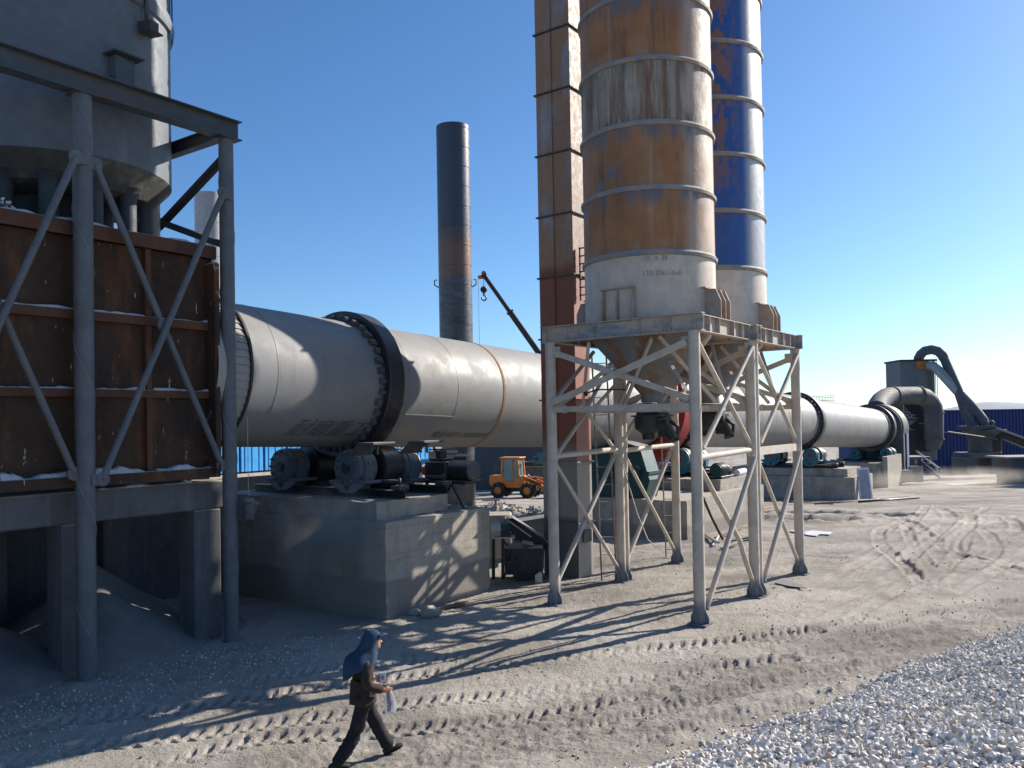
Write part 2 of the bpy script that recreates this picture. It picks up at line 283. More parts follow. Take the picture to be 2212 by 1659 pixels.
    def prism(s, pts, dirv, thick):
        pts = [Vector(p) for p in pts]; dv = Vector(dirv).normalized() * thick; n = len(pts)
        return s.add(pts + [p + dv for p in pts], [tuple(range(n - 1, -1, -1)), tuple(range(n, 2 * n))] + [(k, (k + 1) % n, n + (k + 1) % n, n + k) for k in range(n)])
    def sphere(s, c, r, seg=16, rings=10, sc=(1, 1, 1), rot=None):
        c = Vector(c); rot = rot or Matrix.Identity(3); rg = []
        for i in range(rings + 1):
            ph = math.pi * i / rings; rr = max(math.sin(ph), 1e-3)
            rg.append([c + rot @ Vector((sc[0] * r * rr * math.cos(2 * math.pi * k / seg), sc[1] * r * rr * math.sin(2 * math.pi * k / seg), sc[2] * r * math.cos(ph))) for k in range(seg)])
        return s.loft(rg, True, False)
    def build(s, name, m, parent=None, label=None, warp=None):
        me = bpy.data.meshes.new(name); off = wloc(parent) if parent else Vector((0, 0, 0))
        vs = s.v
        if warp: vs = [warp(Vector(v)) for v in vs]
        me.from_pydata([(v[0] - off.x, v[1] - off.y, v[2] - off.z) for v in vs], [], s.f)
        me.polygons.foreach_set('use_smooth', s.sm)
        bm = bmesh.new(); bm.from_mesh(me); bmesh.ops.remove_doubles(bm, verts=bm.verts, dist=1e-5); bmesh.ops.recalc_face_normals(bm, faces=bm.faces)
        for e in bm.edges:
            if len(e.link_faces) == 2 and e.calc_face_angle(0) > R(32): e.smooth = False
        bm.to_mesh(me); bm.free()
        if m: me.materials.append(m)
        o = bpy.data.objects.new(name, me); col.objects.link(o)
        if parent: o.parent = parent
        if label: o['label'] = label
        return o
def rough_box(name, p, q, rot, m, parent, cell=.16, amp=.018, seed=1):
    bm = bmesh.new(); c = (p + q) / 2; sz = [abs(v) for v in (q - p)]
    n = [max(1, int(v / cell)) for v in sz]; vid = {}
    def V_(i, j, k):
        if (i, j, k) not in vid: vid[(i, j, k)] = bm.verts.new(((i / n[0] - .5) * sz[0], (j / n[1] - .5) * sz[1], (k / n[2] - .5) * sz[2]))
        return vid[(i, j, k)]
    for a in range(3):
        o = [x for x in range(3) if x != a]
        for sd in (0, n[a]):
            for i in range(n[o[0]]):
                for j in range(n[o[1]]):
                    f = []
                    for (u_, v_) in ((i, j), (i + 1, j), (i + 1, j + 1), (i, j + 1)):
                        t = [0, 0, 0]; t[a] = sd; t[o[0]] = u_; t[o[1]] = v_; f.append(V_(*t))
                    bm.faces.new(f)
    for (i, j, k), v in vid.items():
        e = (i in (0, n[0])) + (j in (0, n[1])) + (k in (0, n[2])); x, y, z = v.co
        g = [float(vnoise(np.array(x * 3.1 + y * 2.7 + seed * 9 + t), np.array(z * 3.3 - y * 2.1 + t * 5), seed + t)) for t in range(3)]
        f2 = float(vnoise(np.array(x * 9 + y * 7 + seed), np.array(z * 9 - y * 5), seed + 7))
        cut = amp * (1.6 if e >= 2 else .35); pull = Vector((x / sz[0], y / sz[1], z / sz[2]))
        v.co = v.co + Vector(g) * cut - pull * (max(0, f2) * cut * (2.2 if e >= 2 else 0))
    bmesh.ops.recalc_face_normals(bm, faces=bm.faces); me = bpy.data.meshes.new(name); off = wloc(parent)
    for v in bm.verts: v.co = rot @ v.co + c0_(rot, c) - off
    bm.to_mesh(me); bm.free(); me.materials.append(m); o = bpy.data.objects.new(name, me); col.objects.link(o); o.parent = parent; return o
def c0_(rot, c): return rot @ c
def wloc(o):
    v = Vector((0, 0, 0))
    while o: v += o.location; o = o.parent
    return v
def tag(o, label=None, cat=None, group=None, kind=None):
    if label: o['label'] = label
    if cat: o['category'] = cat
    if group: o['group'] = group
    if kind: o['kind'] = kind
    return o
def thing(name, loc, label, cat, group=None):
    o = bpy.data.objects.new(name, None); o.empty_display_size = .3; col.objects.link(o); o.location = loc
    return tag(o, label, cat, group)
def copy_tree(o, parent=None):
    c = o.copy(); col.objects.link(c); c.parent = parent
    for ch in [x for x in col.objects if x.parent == o]: copy_tree(ch, c)
    return c
def np_mesh(name, V, F, m, smooth=True):
    me = bpy.data.meshes.new(name); k = F.shape[1]
    me.vertices.add(len(V)); me.vertices.foreach_set('co', V.astype(np.float32).ravel())
    me.loops.add(F.size); me.loops.foreach_set('vertex_index', F.astype(np.int32).ravel())
    me.polygons.add(len(F)); me.polygons.foreach_set('loop_start', np.arange(0, F.size, k, dtype=np.int32)); me.polygons.foreach_set('loop_total', np.full(len(F), k, np.int32))
    me.polygons.foreach_set('use_smooth', np.full(len(F), smooth)); me.update(); me.validate()
    if m: me.materials.append(m)
    o = bpy.data.objects.new(name, me); col.objects.link(o); return o
def text_mesh(body, size, mapf, name, m, parent, shear=0., bold=0.):
    cu_ = bpy.data.curves.new(name, 'FONT'); cu_.body = body; cu_.size = size; cu_.shear = shear; cu_.offset = bold; cu_.resolution_u = 2
    to = bpy.data.objects.new(name, cu_); col.objects.link(to); bpy.context.view_layer.update()
    me = bpy.data.meshes.new_from_object(to.evaluated_get(bpy.context.evaluated_depsgraph_get())); bpy.data.objects.remove(to)
    off = wloc(parent)
    for v in me.vertices: v.co = mapf(v.co.x, v.co.y) - off
    me.materials.clear(); me.materials.append(m); o = bpy.data.objects.new(name, me); col.objects.link(o); o.parent = parent; return o
# ------------------------------------------------------------------ ground
def GP(x, y, z=0.):
    d = fw * FPX + cr * (x - 1106) + cu * (829.5 + SHIFT - y); return Vector((0, 0, EYE)) + d * ((z - EYE) / d.z)
def zbase(x, y):
    t = np.clip(y - 30, 0, 75); return -.045 * (np.sqrt(t * t + 16) - 4)
def seg_d(x, y, pts):
    """distance to a polyline, signed offset across it and arc length along it"""
    best = np.full(x.shape, 1e9); off = np.zeros(x.shape); arc = np.zeros(x.shape); L = 0.
    for (ax, ay), (bx, by) in zip(pts[:-1], pts[1:]):
        dx, dy = bx - ax, by - ay; l = math.hypot(dx, dy); ux, uy = dx / l, dy / l
        t = np.clip((x - ax) * ux + (y - ay) * uy, 0, l); px = x - ax - ux * t; py = y - ay - uy * t; dd = np.hypot(px, py)
        k = dd < best; best = np.where(k, dd, best); off = np.where(k, (x - ax) * (-uy) + (y - ay) * ux, off); arc = np.where(k, L + t, arc); L += l
    return best, off, arc
def smooth_line(P, n=6):
    P = [np.array(p, float) for p in P]; out = []
    for i in range(len(P) - 1):
        p0, p1, p2, p3 = P[max(i - 1, 0)], P[i], P[i + 1], P[min(i + 2, len(P) - 1)]
        for k in range(n):
            t = k / n; out.append(.5 * ((2 * p1) + (-p0 + p2) * t + (2 * p0 - 5 * p1 + 4 * p2 - p3) * t * t + (-p0 + 3 * p1 - 3 * p2 + p3) * t ** 3))
    out.append(P[-1]); return [tuple(p) for p in out]
def gl(*pp): return smooth_line([tuple(GP(*p)[:2]) for p in pp])
TR = [  # (path, width, depth, lug pitch, lug depth)
    (gl((-300, 1730), (0, 1588), (330, 1545), (560, 1512), (830, 1470), (1100, 1436), (1350, 1408), (1560, 1392), (1760, 1362)), .42, .02, .23, .07),
    (gl((-300, 1800), (0, 1650), (330, 1602), (640, 1560), (830, 1530), (1100, 1497), (1400, 1462), (1700, 1425)), .42, .02, .23, .055),
    (gl((-100, 1800), (250, 1680), (560, 1600), (860, 1575), (1150, 1540), (1450, 1490)), .4, .015, .23, .05),
    (gl((150, 1545), (420, 1500), (700, 1452), (1000, 1420)), .35, .01, .2, .04),
    (gl((900, 1650), (1300, 1560), (1700, 1470), (2212, 1385)), .5, .045, .16, .014),
    (gl((1000, 1700), (1500, 1575), (1900, 1490), (2300, 1400)), .5, .025, .15, .010),
    (gl((1700, 1440), (1810, 1395), (1900, 1360), (2060, 1320), (2212, 1296)), .35, .03, .15, .03),
    (gl((1750, 1330), (1840, 1290), (1960, 1240), (2100, 1190), (2212, 1140)), .35, .06, .2, .02),
    (gl((1840, 1340), (1920, 1290), (2030, 1235), (2140, 1190), (2212, 1160)), .3, .06, .2, .02),
    (gl((1935, 1060), (2050, 1075), (2150, 1100), (2195, 1130), (2180, 1160), (2120, 1190), (2000, 1230)), .4, .05, .3, 0),
    (gl((2010, 1070), (2050, 1100), (2045, 1130), (2010, 1160), (1960, 1210)), .5, .05, .3, 0),
    (gl((2090, 1090), (2098, 1120), (2070, 1200), (2010, 1260)), .4, .04, .3, 0),
    (gl((1985, 1105), (1935, 1130), (1900, 1150), (1905, 1180), (1940, 1210), (1990, 1260)), .4, .045, .2, .03),
    (gl((1900, 1100), (1960, 1120), (1985, 1140), (2020, 1165), (2050, 1190), (2120, 1210)), .4, .04, .2, .03),
    (gl((1950, 1110), (1960, 1150), (1975, 1180), (2010, 1230)), .35, .035, .2, .03),
    (gl((2120, 1120), (2080, 1150), (2060, 1170), (2070, 1195), (2100, 1215), (2200, 1235)), .4, .04, .2, .03), (gl((1900, 1240), (2000, 1180), (2090, 1120), (2130, 1080)), .35, .03, .2, .02), (gl((1850, 1200), (1980, 1150), (2100, 1135), (2230, 1100)), .35, .03, .2, .02), (gl((1700, 1290), (1820, 1240), (1930, 1170), (1990, 1100), (2000, 1070)), .35, .03, .2, .02), (gl((2240, 1180), (2130, 1250), (2000, 1300), (1850, 1345), (1650, 1390)), .4, .035, .2, .03),
    (gl((2100, 1130), (2140, 1160), (2150, 1190), (2110, 1230), (2040, 1270)), .4, .03, .2, .02)]
DITCH = [(gl((1640, 1093), (1750, 1096), (1850, 1100), (1945, 1104)), .5, .55), (gl((1640, 1110), (1720, 1113), (1800, 1116)), .7, .5)]
RIDGE = [gl((1440, 1590), (1560, 1545), (1700, 1515), (1900, 1475), (2100, 1455)), gl((700, 1700), (1100, 1600), (1500, 1520))]
Q0 = np.array([1.82, 10.48]); QD = np.array([.793, .608]); QN = np.array([.608, -.793])   # foot line of the stone heap
def height(x, y):
    z = zbase(x, y); r = np.hypot(x, y); near = 1 - sstep(45, 80, r)
    z = z + .08 * fbm(x * .22, y * .22, 3, 3) * sstep(3, 8, r)
    z = z + near * (.03 * fbm(x * .9, y * .9, 4, 11) + .012 * fbm(x * 5, y * 5, 3, 23))
    # rough churned strip along the haul road
    st, off, arc = seg_d(x, y, gl((700, 1690), (1150, 1565), (1600, 1475), (2212, 1345)))
    rough = (1 - sstep(.5, 1.9, st)); z = z + rough * (.04 * fbm(x * 8, y * 10, 3, 31) - .03)
    mid = near * sstep(11, 16, r); z = z + mid * .018 * np.abs(fbm(x * 3.4, y * 4.4, 5, 41, .6)) * 2
    for (p, wd, dp, pitch, lug) in TR:
        d, o, a = seg_d(x, y, p); inside = 1 - sstep(wd * .42, wd * .6, d); berm = np.exp(-((d - wd * .68) / .09) ** 2)
        fade = .35 + .65 * sstep(-.25, .15, fbm(a * .5, o * .3, 2, 51))
        wav = .5 + .5 * np.sin(2 * np.pi * (a - np.abs(o) * .6 + np.where(o > 0, pitch / 2, 0)) / pitch)
        lugs = sstep(.5, .9, wav) * sstep(.02, .07, np.abs(o))
        z = z + fade * (-dp * inside + (dp * .6 + .012) * berm - lug * 1.0 * lugs * (.55 + .9 * np.clip(vnoise(a * 3.1, np.sign(o) * 3, 59) + .5, 0, 1)) * inside)
    for (p, wd, dp) in DITCH:
        d, o, a = seg_d(x, y, p); z = z - dp * np.exp(-(d / wd) ** 2) * (1 + .5 * fbm(x * 1.3, y * 1.3, 2, 61)) + .09 * np.exp(-((d - wd * 1.9) / (wd * .7)) ** 2) * (1 + 1.6 * fbm(x * 2.5, y * 2.5, 4, 67))
    for i, p in enumerate(RIDGE):
        d, o, a = seg_d(x, y, p); z = z + (.05 if i == 0 else .03) * np.exp(-(d / .20) ** 2) * (1 + .8 * fbm(x * 4, y * 4, 3, 71))
    z = z + .55 * sstep(58, 66, y) * 0
    # the churned earth bank beyond the kiln, in front of the loader
    gx = (x + .5) / 4.5; z = z + near * .5 * np.exp(-gx ** 2) * np.exp(-((y - 40) / 3.2) ** 2) * (1 + 1.1 * fbm(x * 1.2, y * 1.2, 4, 81))
    # broken pocket behind the first kiln pier
    return z
# polar sheet, fine where the camera looks
ang = np.concatenate([np.linspace(-180, -44, 46)[:-1], np.linspace(-44, -36, 40)[:-1], np.linspace(-36, 38, 900)[:-1], np.linspace(38, 46, 40)[:-1], np.linspace(46, 180, 46)])
ypx = np.concatenate([np.arange(640, 140, -1.25), np.arange(140, 36, -.55)]); rad = np.concatenate([[.02, .5, 1, 1.8, 2.6, 3.4, 4.2, 4.9, 5.4], 833 * 4.4 / ypx, 833 * 4.4 / 36 * np.cumprod(np.full(46, 1.11))])
A, RR = np.meshgrid(np.radians(ang), rad); GX = RR * np.sin(A); GY = RR * np.cos(A)
GZ = height(GX, GY); V = np.stack([GX.ravel(), GY.ravel(), GZ.ravel()], 1)
nr, na = GX.shape; ii, jj = np.meshgrid(np.arange(nr - 1), np.arange(na - 1), indexing='ij'); b0 = (ii * na + jj).ravel()
F = np.stack([b0, b0 + 1, b0 + na + 1, b0 + na], 1)

def ground_mat():
    m = bpy.data.materials.new('pale_quarry_dust'); m.use_nodes = True; nt = m.node_tree; N = nt.nodes; b = N['Principled BSDF']
    tc = N.new('ShaderNodeTexCoord')
    def noise(s, det=6, ro=.6, off=0.):
        mp = N.new('ShaderNodeMapping'); nt.links.new(tc.outputs['Object'], mp.inputs[0]); mp.inputs['Scale'].default_value = s if isinstance(s, tuple) else (s, s, s); mp.inputs['Location'].default_value = (off, off, 0)
        t = N.new('ShaderNodeTexNoise'); t.inputs['Scale'].default_value = 1; t.inputs['Detail'].default_value = det; t.inputs['Roughness'].default_value = ro; nt.links.new(mp.outputs[0], t.inputs[0]); return t.outputs['Fac']
    def rg(v, lo, hi, a=0., c=1.):
        r = N.new('ShaderNodeMapRange'); r.interpolation_type = 'SMOOTHSTEP'; nt.links.new(v, r.inputs[0]); r.inputs[1].default_value = lo; r.inputs[2].default_value = hi; r.inputs[3].default_value = a; r.inputs[4].default_value = c; return r.outputs[0]
    def mix(f, a, c):
        x = N.new('ShaderNodeMix'); x.data_type = 'RGBA'; nt.links.new(f, x.inputs[0])
        for sk, v in ((x.inputs[6], a), (x.inputs[7], c)):
            if isinstance(v, tuple): sk.default_value = (*v, 1)
            else: nt.links.new(v, sk)
        return x.outputs[2]
    c = mix(rg(noise(.35, 5), .35, .65), (.39, .35, .295), (.50, .46, .40))
    c = mix(rg(noise((.5, 1.2, 1), 6, .65, 4.), .5, .68, 0, .6), c, (.27, .245, .215))
    c = mix(rg(noise(2.2, 6, .7, 9.), .5, .72, 0, .5), c, (.48, .455, .42))
    c = mix(rg(noise(18, 5, .75, 2.), .56, .70, 0, .65), c, (.20, .185, .165))
    c = mix(rg(noise(30, 4, .75, 7.), .60, .72, 0, .6), c, (.58, .56, .53))
    c = mix(rg(noise(.12, 3, .5, 30.), .52, .62, 0, .45), c, (.25, .23, .21))
    at = N.new('ShaderNodeAttribute'); at.attribute_name = 'tone'
    c = mix(at.outputs['Fac'], c, (.17, .155, .135))
    nt.links.new(c, b.inputs['Base Color']); b.inputs['Roughness'].default_value = .95; b.inputs['Specular IOR Level'].default_value = .15
    mx = N.new('ShaderNodeMath'); mx.operation = 'MULTIPLY_ADD'; nt.links.new(noise(60, 4, .7), mx.inputs[0]); mx.inputs[1].default_value = .35; nt.links.new(noise(16, 6, .7, 5.), mx.inputs[2])
    bp = N.new('ShaderNodeBump'); bp.inputs['Strength'].default_value = 1.0; bp.inputs['Distance'].default_value = .045; nt.links.new(mx.outputs[0], bp.inputs['Height']); nt.links.new(bp.outputs[0], b.inputs['Normal'])
    return m
m_ground = ground_mat()
ground = np_mesh('ground', V, F, m_ground)
st_, of_, ar_ = seg_d(GX, GY, gl((500, 1720), (1150, 1570), (1600, 1470), (1900, 1400), (2400, 1290)))
tone = .62 * (1 - sstep(.5, 1.5, st_ + .7 * fbm(GX * .9, GY * .9, 3, 201))) * (.65 + .7 * fbm(GX * 5, GY * 8, 3, 203))
cx_, cy_ = GP(1560, 1215)[:2]; tone = tone + .45 * sstep(.0, .35, fbm(GX * .5, GY * .5, 4, 211) + .25 - np.hypot(GX - cx_, GY - cy_) / 14) + .30 * sstep(.05, .35, fbm(GX * .35, GY * .6, 4, 221))
tone = np.clip(tone + .30 * sstep(17, 24, GY) * sstep(-.1, .3, fbm(GX * .8, GY * 1.1, 4, 231)), 0, .85)
at_ = ground.data.attributes.new('tone', 'FLOAT', 'POINT'); at_.data.foreach_set('value', tone.ravel().astype(np.float32)); tag(ground, kind='structure')
def zg(x, y): return float(height(np.array([float(x)]), np.array([float(y)]))[0])

# ------------------------------------------------------------------ stones
def rock_protos(n, seed, flat=.75, npts=13):
    rr = np.random.default_rng(seed); out = []
    for i in range(n):
        p = rr.normal(size=(npts, 3)); p /= np.linalg.norm(p, axis=1)[:, None]; p *= rr.uniform(.75, 1.15, (npts, 1)); p *= np.array([1, rr.uniform(.6, .95), rr.uniform(.45, flat)])
        bm = bmesh.new(); [bm.verts.new(q) for q in p]; bmesh.ops.convex_hull(bm, input=bm.verts)
        for v in [v for v in bm.verts if not v.link_faces]: bm.verts.remove(v)
        bmesh.ops.triangulate(bm, faces=bm.faces); bm.verts.index_update(); out.append((np.array([v.co[:] for v in bm.verts]), np.array([[v.index for v in f.verts] for f in bm.faces]))); bm.free()
    return out
def scatter(name, pts, sizes, m, seed=1, flat=.75):
    pr = rock_protos(14, seed, flat); rr = np.random.default_rng(seed + 1); VS = []; FS = []; o = 0
    which = rr.integers(0, len(pr), len(pts)); q = rr.normal(size=(len(pts), 4)); q /= np.linalg.norm(q, axis=1)[:, None]
    for k in range(len(pr)):
        idx = np.where(which == k)[0]
        if not len(idx): continue
        a, b, c, d = q[idx].T
        Rm = np.stack([1 - 2 * (c * c + d * d), 2 * (b * c - a * d), 2 * (b * d + a * c), 2 * (b * c + a * d), 1 - 2 * (b * b + d * d), 2 * (c * d - a * b), 2 * (b * d - a * c), 2 * (c * d + a * b), 1 - 2 * (b * b + c * c)], 1).reshape(-1, 3, 3)
        pv, pf = pr[k]; vv = np.einsum('nij,kj->nki', Rm, pv) * sizes[idx][:, None, None] + pts[idx][:, None, :]
        VS.append(vv.reshape(-1, 3)); FS.append((pf[None] + (np.arange(len(idx)) * len(pv))[:, None, None] + o).reshape(-1, 3)); o += len(idx) * len(pv)
    return np_mesh(name, np.concatenate(VS), np.concatenate(FS), m, False)
def stone_mat(name, stops):
    m = bpy.data.materials.new(name); m.use_nodes = True; nt = m.node_tree; N = nt.nodes; b = N['Principled BSDF']
    g = N.new('ShaderNodeNewGeometry'); cr_ = N.new('ShaderNodeValToRGB'); nt.links.new(g.outputs['Random Per Island'], cr_.inputs[0]); e = cr_.color_ramp.elements
    e[0].position = 0; e[0].color = (*stops[0], 1); e[1].position = 1; e[1].color = (*stops[-1], 1)
    for i, s in enumerate(stops[1:-1]): x = e.new((i + 1) / (len(stops) - 1)); x.color = (*s, 1)
    t = N.new('ShaderNodeTexNoise'); t.inputs['Scale'].default_value = 14; t.inputs['Detail'].default_value = 6; tc = N.new('ShaderNodeTexCoord'); nt.links.new(tc.outputs['Object'], t.inputs[0])
    x = N.new('ShaderNodeMix'); x.data_type = 'RGBA'; x.blend_type = 'MULTIPLY'; x.inputs[0].default_value = .55; nt.links.new(cr_.outputs[0], x.inputs[6])
    r2 = N.new('ShaderNodeValToRGB'); nt.links.new(t.outputs['Fac'], r2.inputs[0]); r2.color_ramp.elements[0].position = .35; r2.color_ramp.elements[0].color = (.80, .77, .74, 1); r2.color_ramp.elements[1].position = .6; nt.links.new(r2.outputs[0], x.inputs[7])
    nt.links.new(x.outputs[2], b.inputs['Base Color']); b.inputs['Roughness'].default_value = .8; b.inputs['Specular IOR Level'].default_value = .3
    bp = N.new('ShaderNodeBump'); bp.inputs['Strength'].default_value = .5; bp.inputs['Distance'].default_value = .01; t2 = N.new('ShaderNodeTexNoise'); t2.inputs['Scale'].default_value = 60; nt.links.new(tc.outputs['Object'], t2.inputs[0]); nt.links.new(t2.outputs['Fac'], bp.inputs['Height']); nt.links.new(bp.outputs[0], b.inputs['Normal'])
    return m
m_stone = stone_mat('crushed_limestone', [(.55, .52, .48), (.82, .80, .76), (.70, .67, .63), (.86, .84, .81), (.62, .60, .56), (.80, .76, .71), (.52, .43, .35), (.76, .74, .71)])
m_pebble = stone_mat('spilled_crushed_stone', [(.40, .39, .38), (.60, .59, .58), (.46, .45, .43), (.7, .69, .68)])
m_clod = stone_mat('dusty_clods', [(.24, .21, .18), (.33, .29, .25), (.28, .25, .21), (.38, .35, .31)])
def heap_h(a, q):   # a along the foot line, q up the heap
    h = .26 * q + .24 * (1 - np.exp(-np.maximum(q, 0) / .35)) + .10 * fbm(a * .7, q * .7, 3, 91)
    return h * sstep(-.1, .25, q)
a_, q_ = np.meshgrid(np.linspace(-9, 30, 200), np.linspace(-.25, 7.5, 60)); wob = .25 * fbm(a_ * .6, a_ * 0, 3, 95)
hx = Q0[0] + QD[0] * a_ + QN[0] * (q_ + wob); hy = Q0[1] + QD[1] * a_ + QN[1] * (q_ + wob); hz = heap_h(a_, q_) + height(hx, hy) - .03
nr, na = hx.shape; ii, jj = np.meshgrid(np.arange(nr - 1), np.arange(na - 1), indexing='ij'); b0 = (ii * na + jj).ravel()
m_heapbase = mat('heap_core', (.30, .29, .27), .9, bump=(40, .5))
gh = np_mesh('gravel_heap', np.stack([hx.ravel(), hy.ravel(), hz.ravel()], 1), np.stack([b0, b0 + 1, b0 + na + 1, b0 + na], 1), m_heapbase)
n = 60000; a = rng.uniform(-3.5, 16, n); q = np.where(rng.uniform(0, 1, n) < .02, -np.abs(rng.normal(0, .3, n)), rng.uniform(-.1, 5.6, n)); keep = q < 5.6; a = a[keep]; q = q[keep]
wb = .25 * fbm(a * .6, a * 0, 3, 95); X = Q0[0] + QD[0] * a + QN[0] * (q + wb); Y = Q0[1] + QD[1] * a + QN[1] * (q + wb)
sz = np.minimum(rng.lognormal(-3.52, .36, len(a)), .055) * (1 + .25 * np.exp(-np.maximum(q, 0) / .6)) * np.where(q < -.05, .7, 1) * (1 + .35 * np.exp(-(a + 1) ** 2 / 8)); Z = heap_h(a, q) + height(X, Y) - .03 + sz * np.where(q < -.05, .6, rng.uniform(-.3, .8, len(a)))
vis = (np.abs(X / np.maximum(Y, .1)) < .75) & (Y > 4.5); scat = scatter('gravel_stones', np.stack([X, Y, Z], 1)[vis], sz[vis], m_stone, 5)
tag(gh, 'long heap of whitish crushed limestone lying along the haul road', 'stone heap', kind='stuff')
tag(scat, 'broken whitish limestone pieces covering the heap beside the haul road', 'crushed stone', kind='stuff')
# spilled stones, pebbles and clods on the yard
def on_ground(poly_fn, n, smin, sig): pass
n = 9000; t = rng.uniform(0, 1, n); X = rng.uniform(-9.5, 1.5, n); Y = rng.uniform(9.5, 17.5, n)
dl = (X * .8147 + -.5799 * 0) * 0 + (-.8147 * X + .5799 * Y); ok = (dl > 11.3 + 1.2 * fbm(X, Y, 2, 5)) & (rng.uniform(0, 1, n) < np.exp(-((dl - 13.4) / 1.3) ** 2) + .1); X, Y = X[ok], Y[ok]
s = rng.lognormal(-4.15, .35, len(X)); o = scatter('spilled_stones', np.stack([X, Y, height(X, Y) + s * .3], 1), s, m_pebble, 15)
tag(o, 'small crushed stones spilled on the dust below the columns of the bin frame', 'gravel', kind='stuff')
n = 9000; aa = R(1) * rng.uniform(-34, 36, n); rr_ = 833 * 4.4 / rng.uniform(120, 560, n); X = rr_ * np.sin(aa); Y = rr_ * np.cos(aa)
ok = rng.uniform(0, 1, n) < (.12 + sstep(.0, .3, fbm(X * .6, Y * .6, 3, 77))); X, Y = X[ok], Y[ok]; s = np.minimum(rng.lognormal(-4.2, .45, len(X)), .045) * (1 + .3 * (np.hypot(X, Y) > 16))
o = scatter('clods', np.stack([X, Y, height(X, Y) + s * .2], 1), s, m_clod, 25); tag(o, 'grey pebbles and dry clods strewn over the dusty yard', 'pebbles', kind='stuff')
# churned clods on the bank before the loader
n = 2600; X = rng.normal(-.3, 3.2, n); Y = rng.normal(39.0, 2.4, n); s = rng.lognormal(-3.0, .45, n)
o = scatter('earth_clods', np.stack([X, Y, height(X, Y) + s * .2], 1), s, m_clod, 35); tag(o, 'brown churned clods on the bank in front of the orange loader', 'earth clods', kind='stuff')

# ------------------------------------------------------------------ hills
hv = []; hf = []
for k, (r0_, z0, sd_, hh) in enumerate(((5200, -4, 3, 60.), (6400, -4, 9, 95.))):
    an = np.radians(np.linspace(-60, 60, 260)); base = len(hv)
    hgt = hh * np.clip(.55 + .9 * fbm(np.degrees(an) * .13 + k * 9, an * 0, 5, 120 + sd_), .1, 2)
    for j, (dr, fr) in enumerate(((-900, 0), (-350, .6), (0, 1), (700, 0))):
        for i, t in enumerate(an): hv.append(((r0_ + dr) * math.sin(t), (r0_ + dr) * math.cos(t), z0 + hgt[i] * fr))
    for j in range(3):
        for i in range(259): q = base + j * 260 + i; hf.append((q, q + 1, q + 261, q + 260))
m_hill = mat('far_bare_hills', (.30, .33, .38), .95, bump=None, varscale=.002)
tag(np_mesh('hills', np.array(hv), np.array(hf), m_hill), kind='structure')
# ------------------------------------------------------------------ rotary kiln
def AX(s): return K(s, 16.43, 6.0 - .0358 * s)
KD = (AX(1) - AX(0)).normalized(); KR = 1.65; TY = [15.45, 35.0, 54.6, 76.6]
kiln = thing('rotary_kiln', AX(11), 'long grey inclined rotary kiln tube running across the plant on concrete piers', 'rotary kiln')
seam_s = [11.95, 16.2, 18.2, 20.4, 24.2, 27.0, 34, 36.4, 38.8, 41.2, 43.6, 46, 48.4, 50.8, 53, 56.2, 59, 62, 65, 68, 71, 74.2]
prof = [(0, 1.52), (.05, KR), (.05, KR)] + [(x, KR) for x in np.linspace(.3, 68.4, 140)]
MB().lathe(AX(11), KD, prof, 144).build('shell', m_kiln, kiln)
b = MB()
for s in seam_s:
    if s != 20.4: b.lathe(AX(s), KD, [(-.014, KR - .02), (-.009, KR + .006), (.009, KR + .006), (.014, KR - .02)], 144, False)
b.build('weld_seam', m_seam, kiln)
for (s, a0, L) in ((16.2, -.50, 2.0), (13.5, 1.0, 1.), (23.2, -.3, 1.6), (33, -.4, 2.), (37, -.5, 2.)):
    b = MB(); c0 = AX(s) + (-NV * math.cos(a0) + UZ * math.sin(a0)) * (KR + .004); b.bar(c0, c0 + KD * L, .03, .02, -NV * math.cos(a0) + UZ * math.sin(a0)); b.build('long_seam', m_seam, kiln)
MB().lathe(AX(20.4), KD, [(-.06, KR - .02), (-.05, KR + .012), (.05, KR + .012), (.06, KR - .02)], 144, False).build('rusty_weld_band', m_rustseam, kiln)
# inlet seal of overlapping leaves
b = MB()
for k in range(64):
    a = 2 * math.pi * k / 64; rd = -NV * math.cos(a) + UZ * math.sin(a); tg = NV * math.sin(a) + UZ * math.cos(a)
    p = AX(10.62) + rd * (KR + .07); q = AX(11.18) + rd * (KR + .02); b.bar(p, q, .165, .012, rd * 1 + tg * .16)
b.lathe(AX(10.3), KD, [(0, KR + .18), (.32, KR + .18), (.32, KR - .1)], 64, False); b.build('inlet_seal', m_elevs, kiln)
MB().lathe(AX(11.2), KD, [(-.03, KR + .02), (-.03, KR + .075), (.03, KR + .075), (.03, KR + .02)], 96, False).build('seal_cable', m_wire, kiln)
for i, s in enumerate(TY):
    b = MB(); w2 = .27; b.lathe(AX(s), KD, [(-w2, 1.76), (-w2, 1.9), (-w2, 1.9), (-w2 + .03, 1.93), (w2 - .03, 1.93), (w2, 1.9), (w2, 1.9), (w2, 1.76), (w2, 1.76), (-w2, 1.76)], 144, False); t = b.build('riding_ring', m_tyre, kiln)
    b = MB()
    for k in range(40):
        a = 2 * math.pi * k / 40; rd = -NV * math.cos(a) + UZ * math.sin(a); sh = .22 + .04 * (k % 3)
        b.box(AX(s) + rd * 1.695, (.09, .155, 2 * sh + .35), frame(KD, rd)); b.box(AX(s - sh - .12) + rd * 1.74, (.10, .09, .14), frame(KD, rd))
    b.build('chair_pad', m_duct, t)
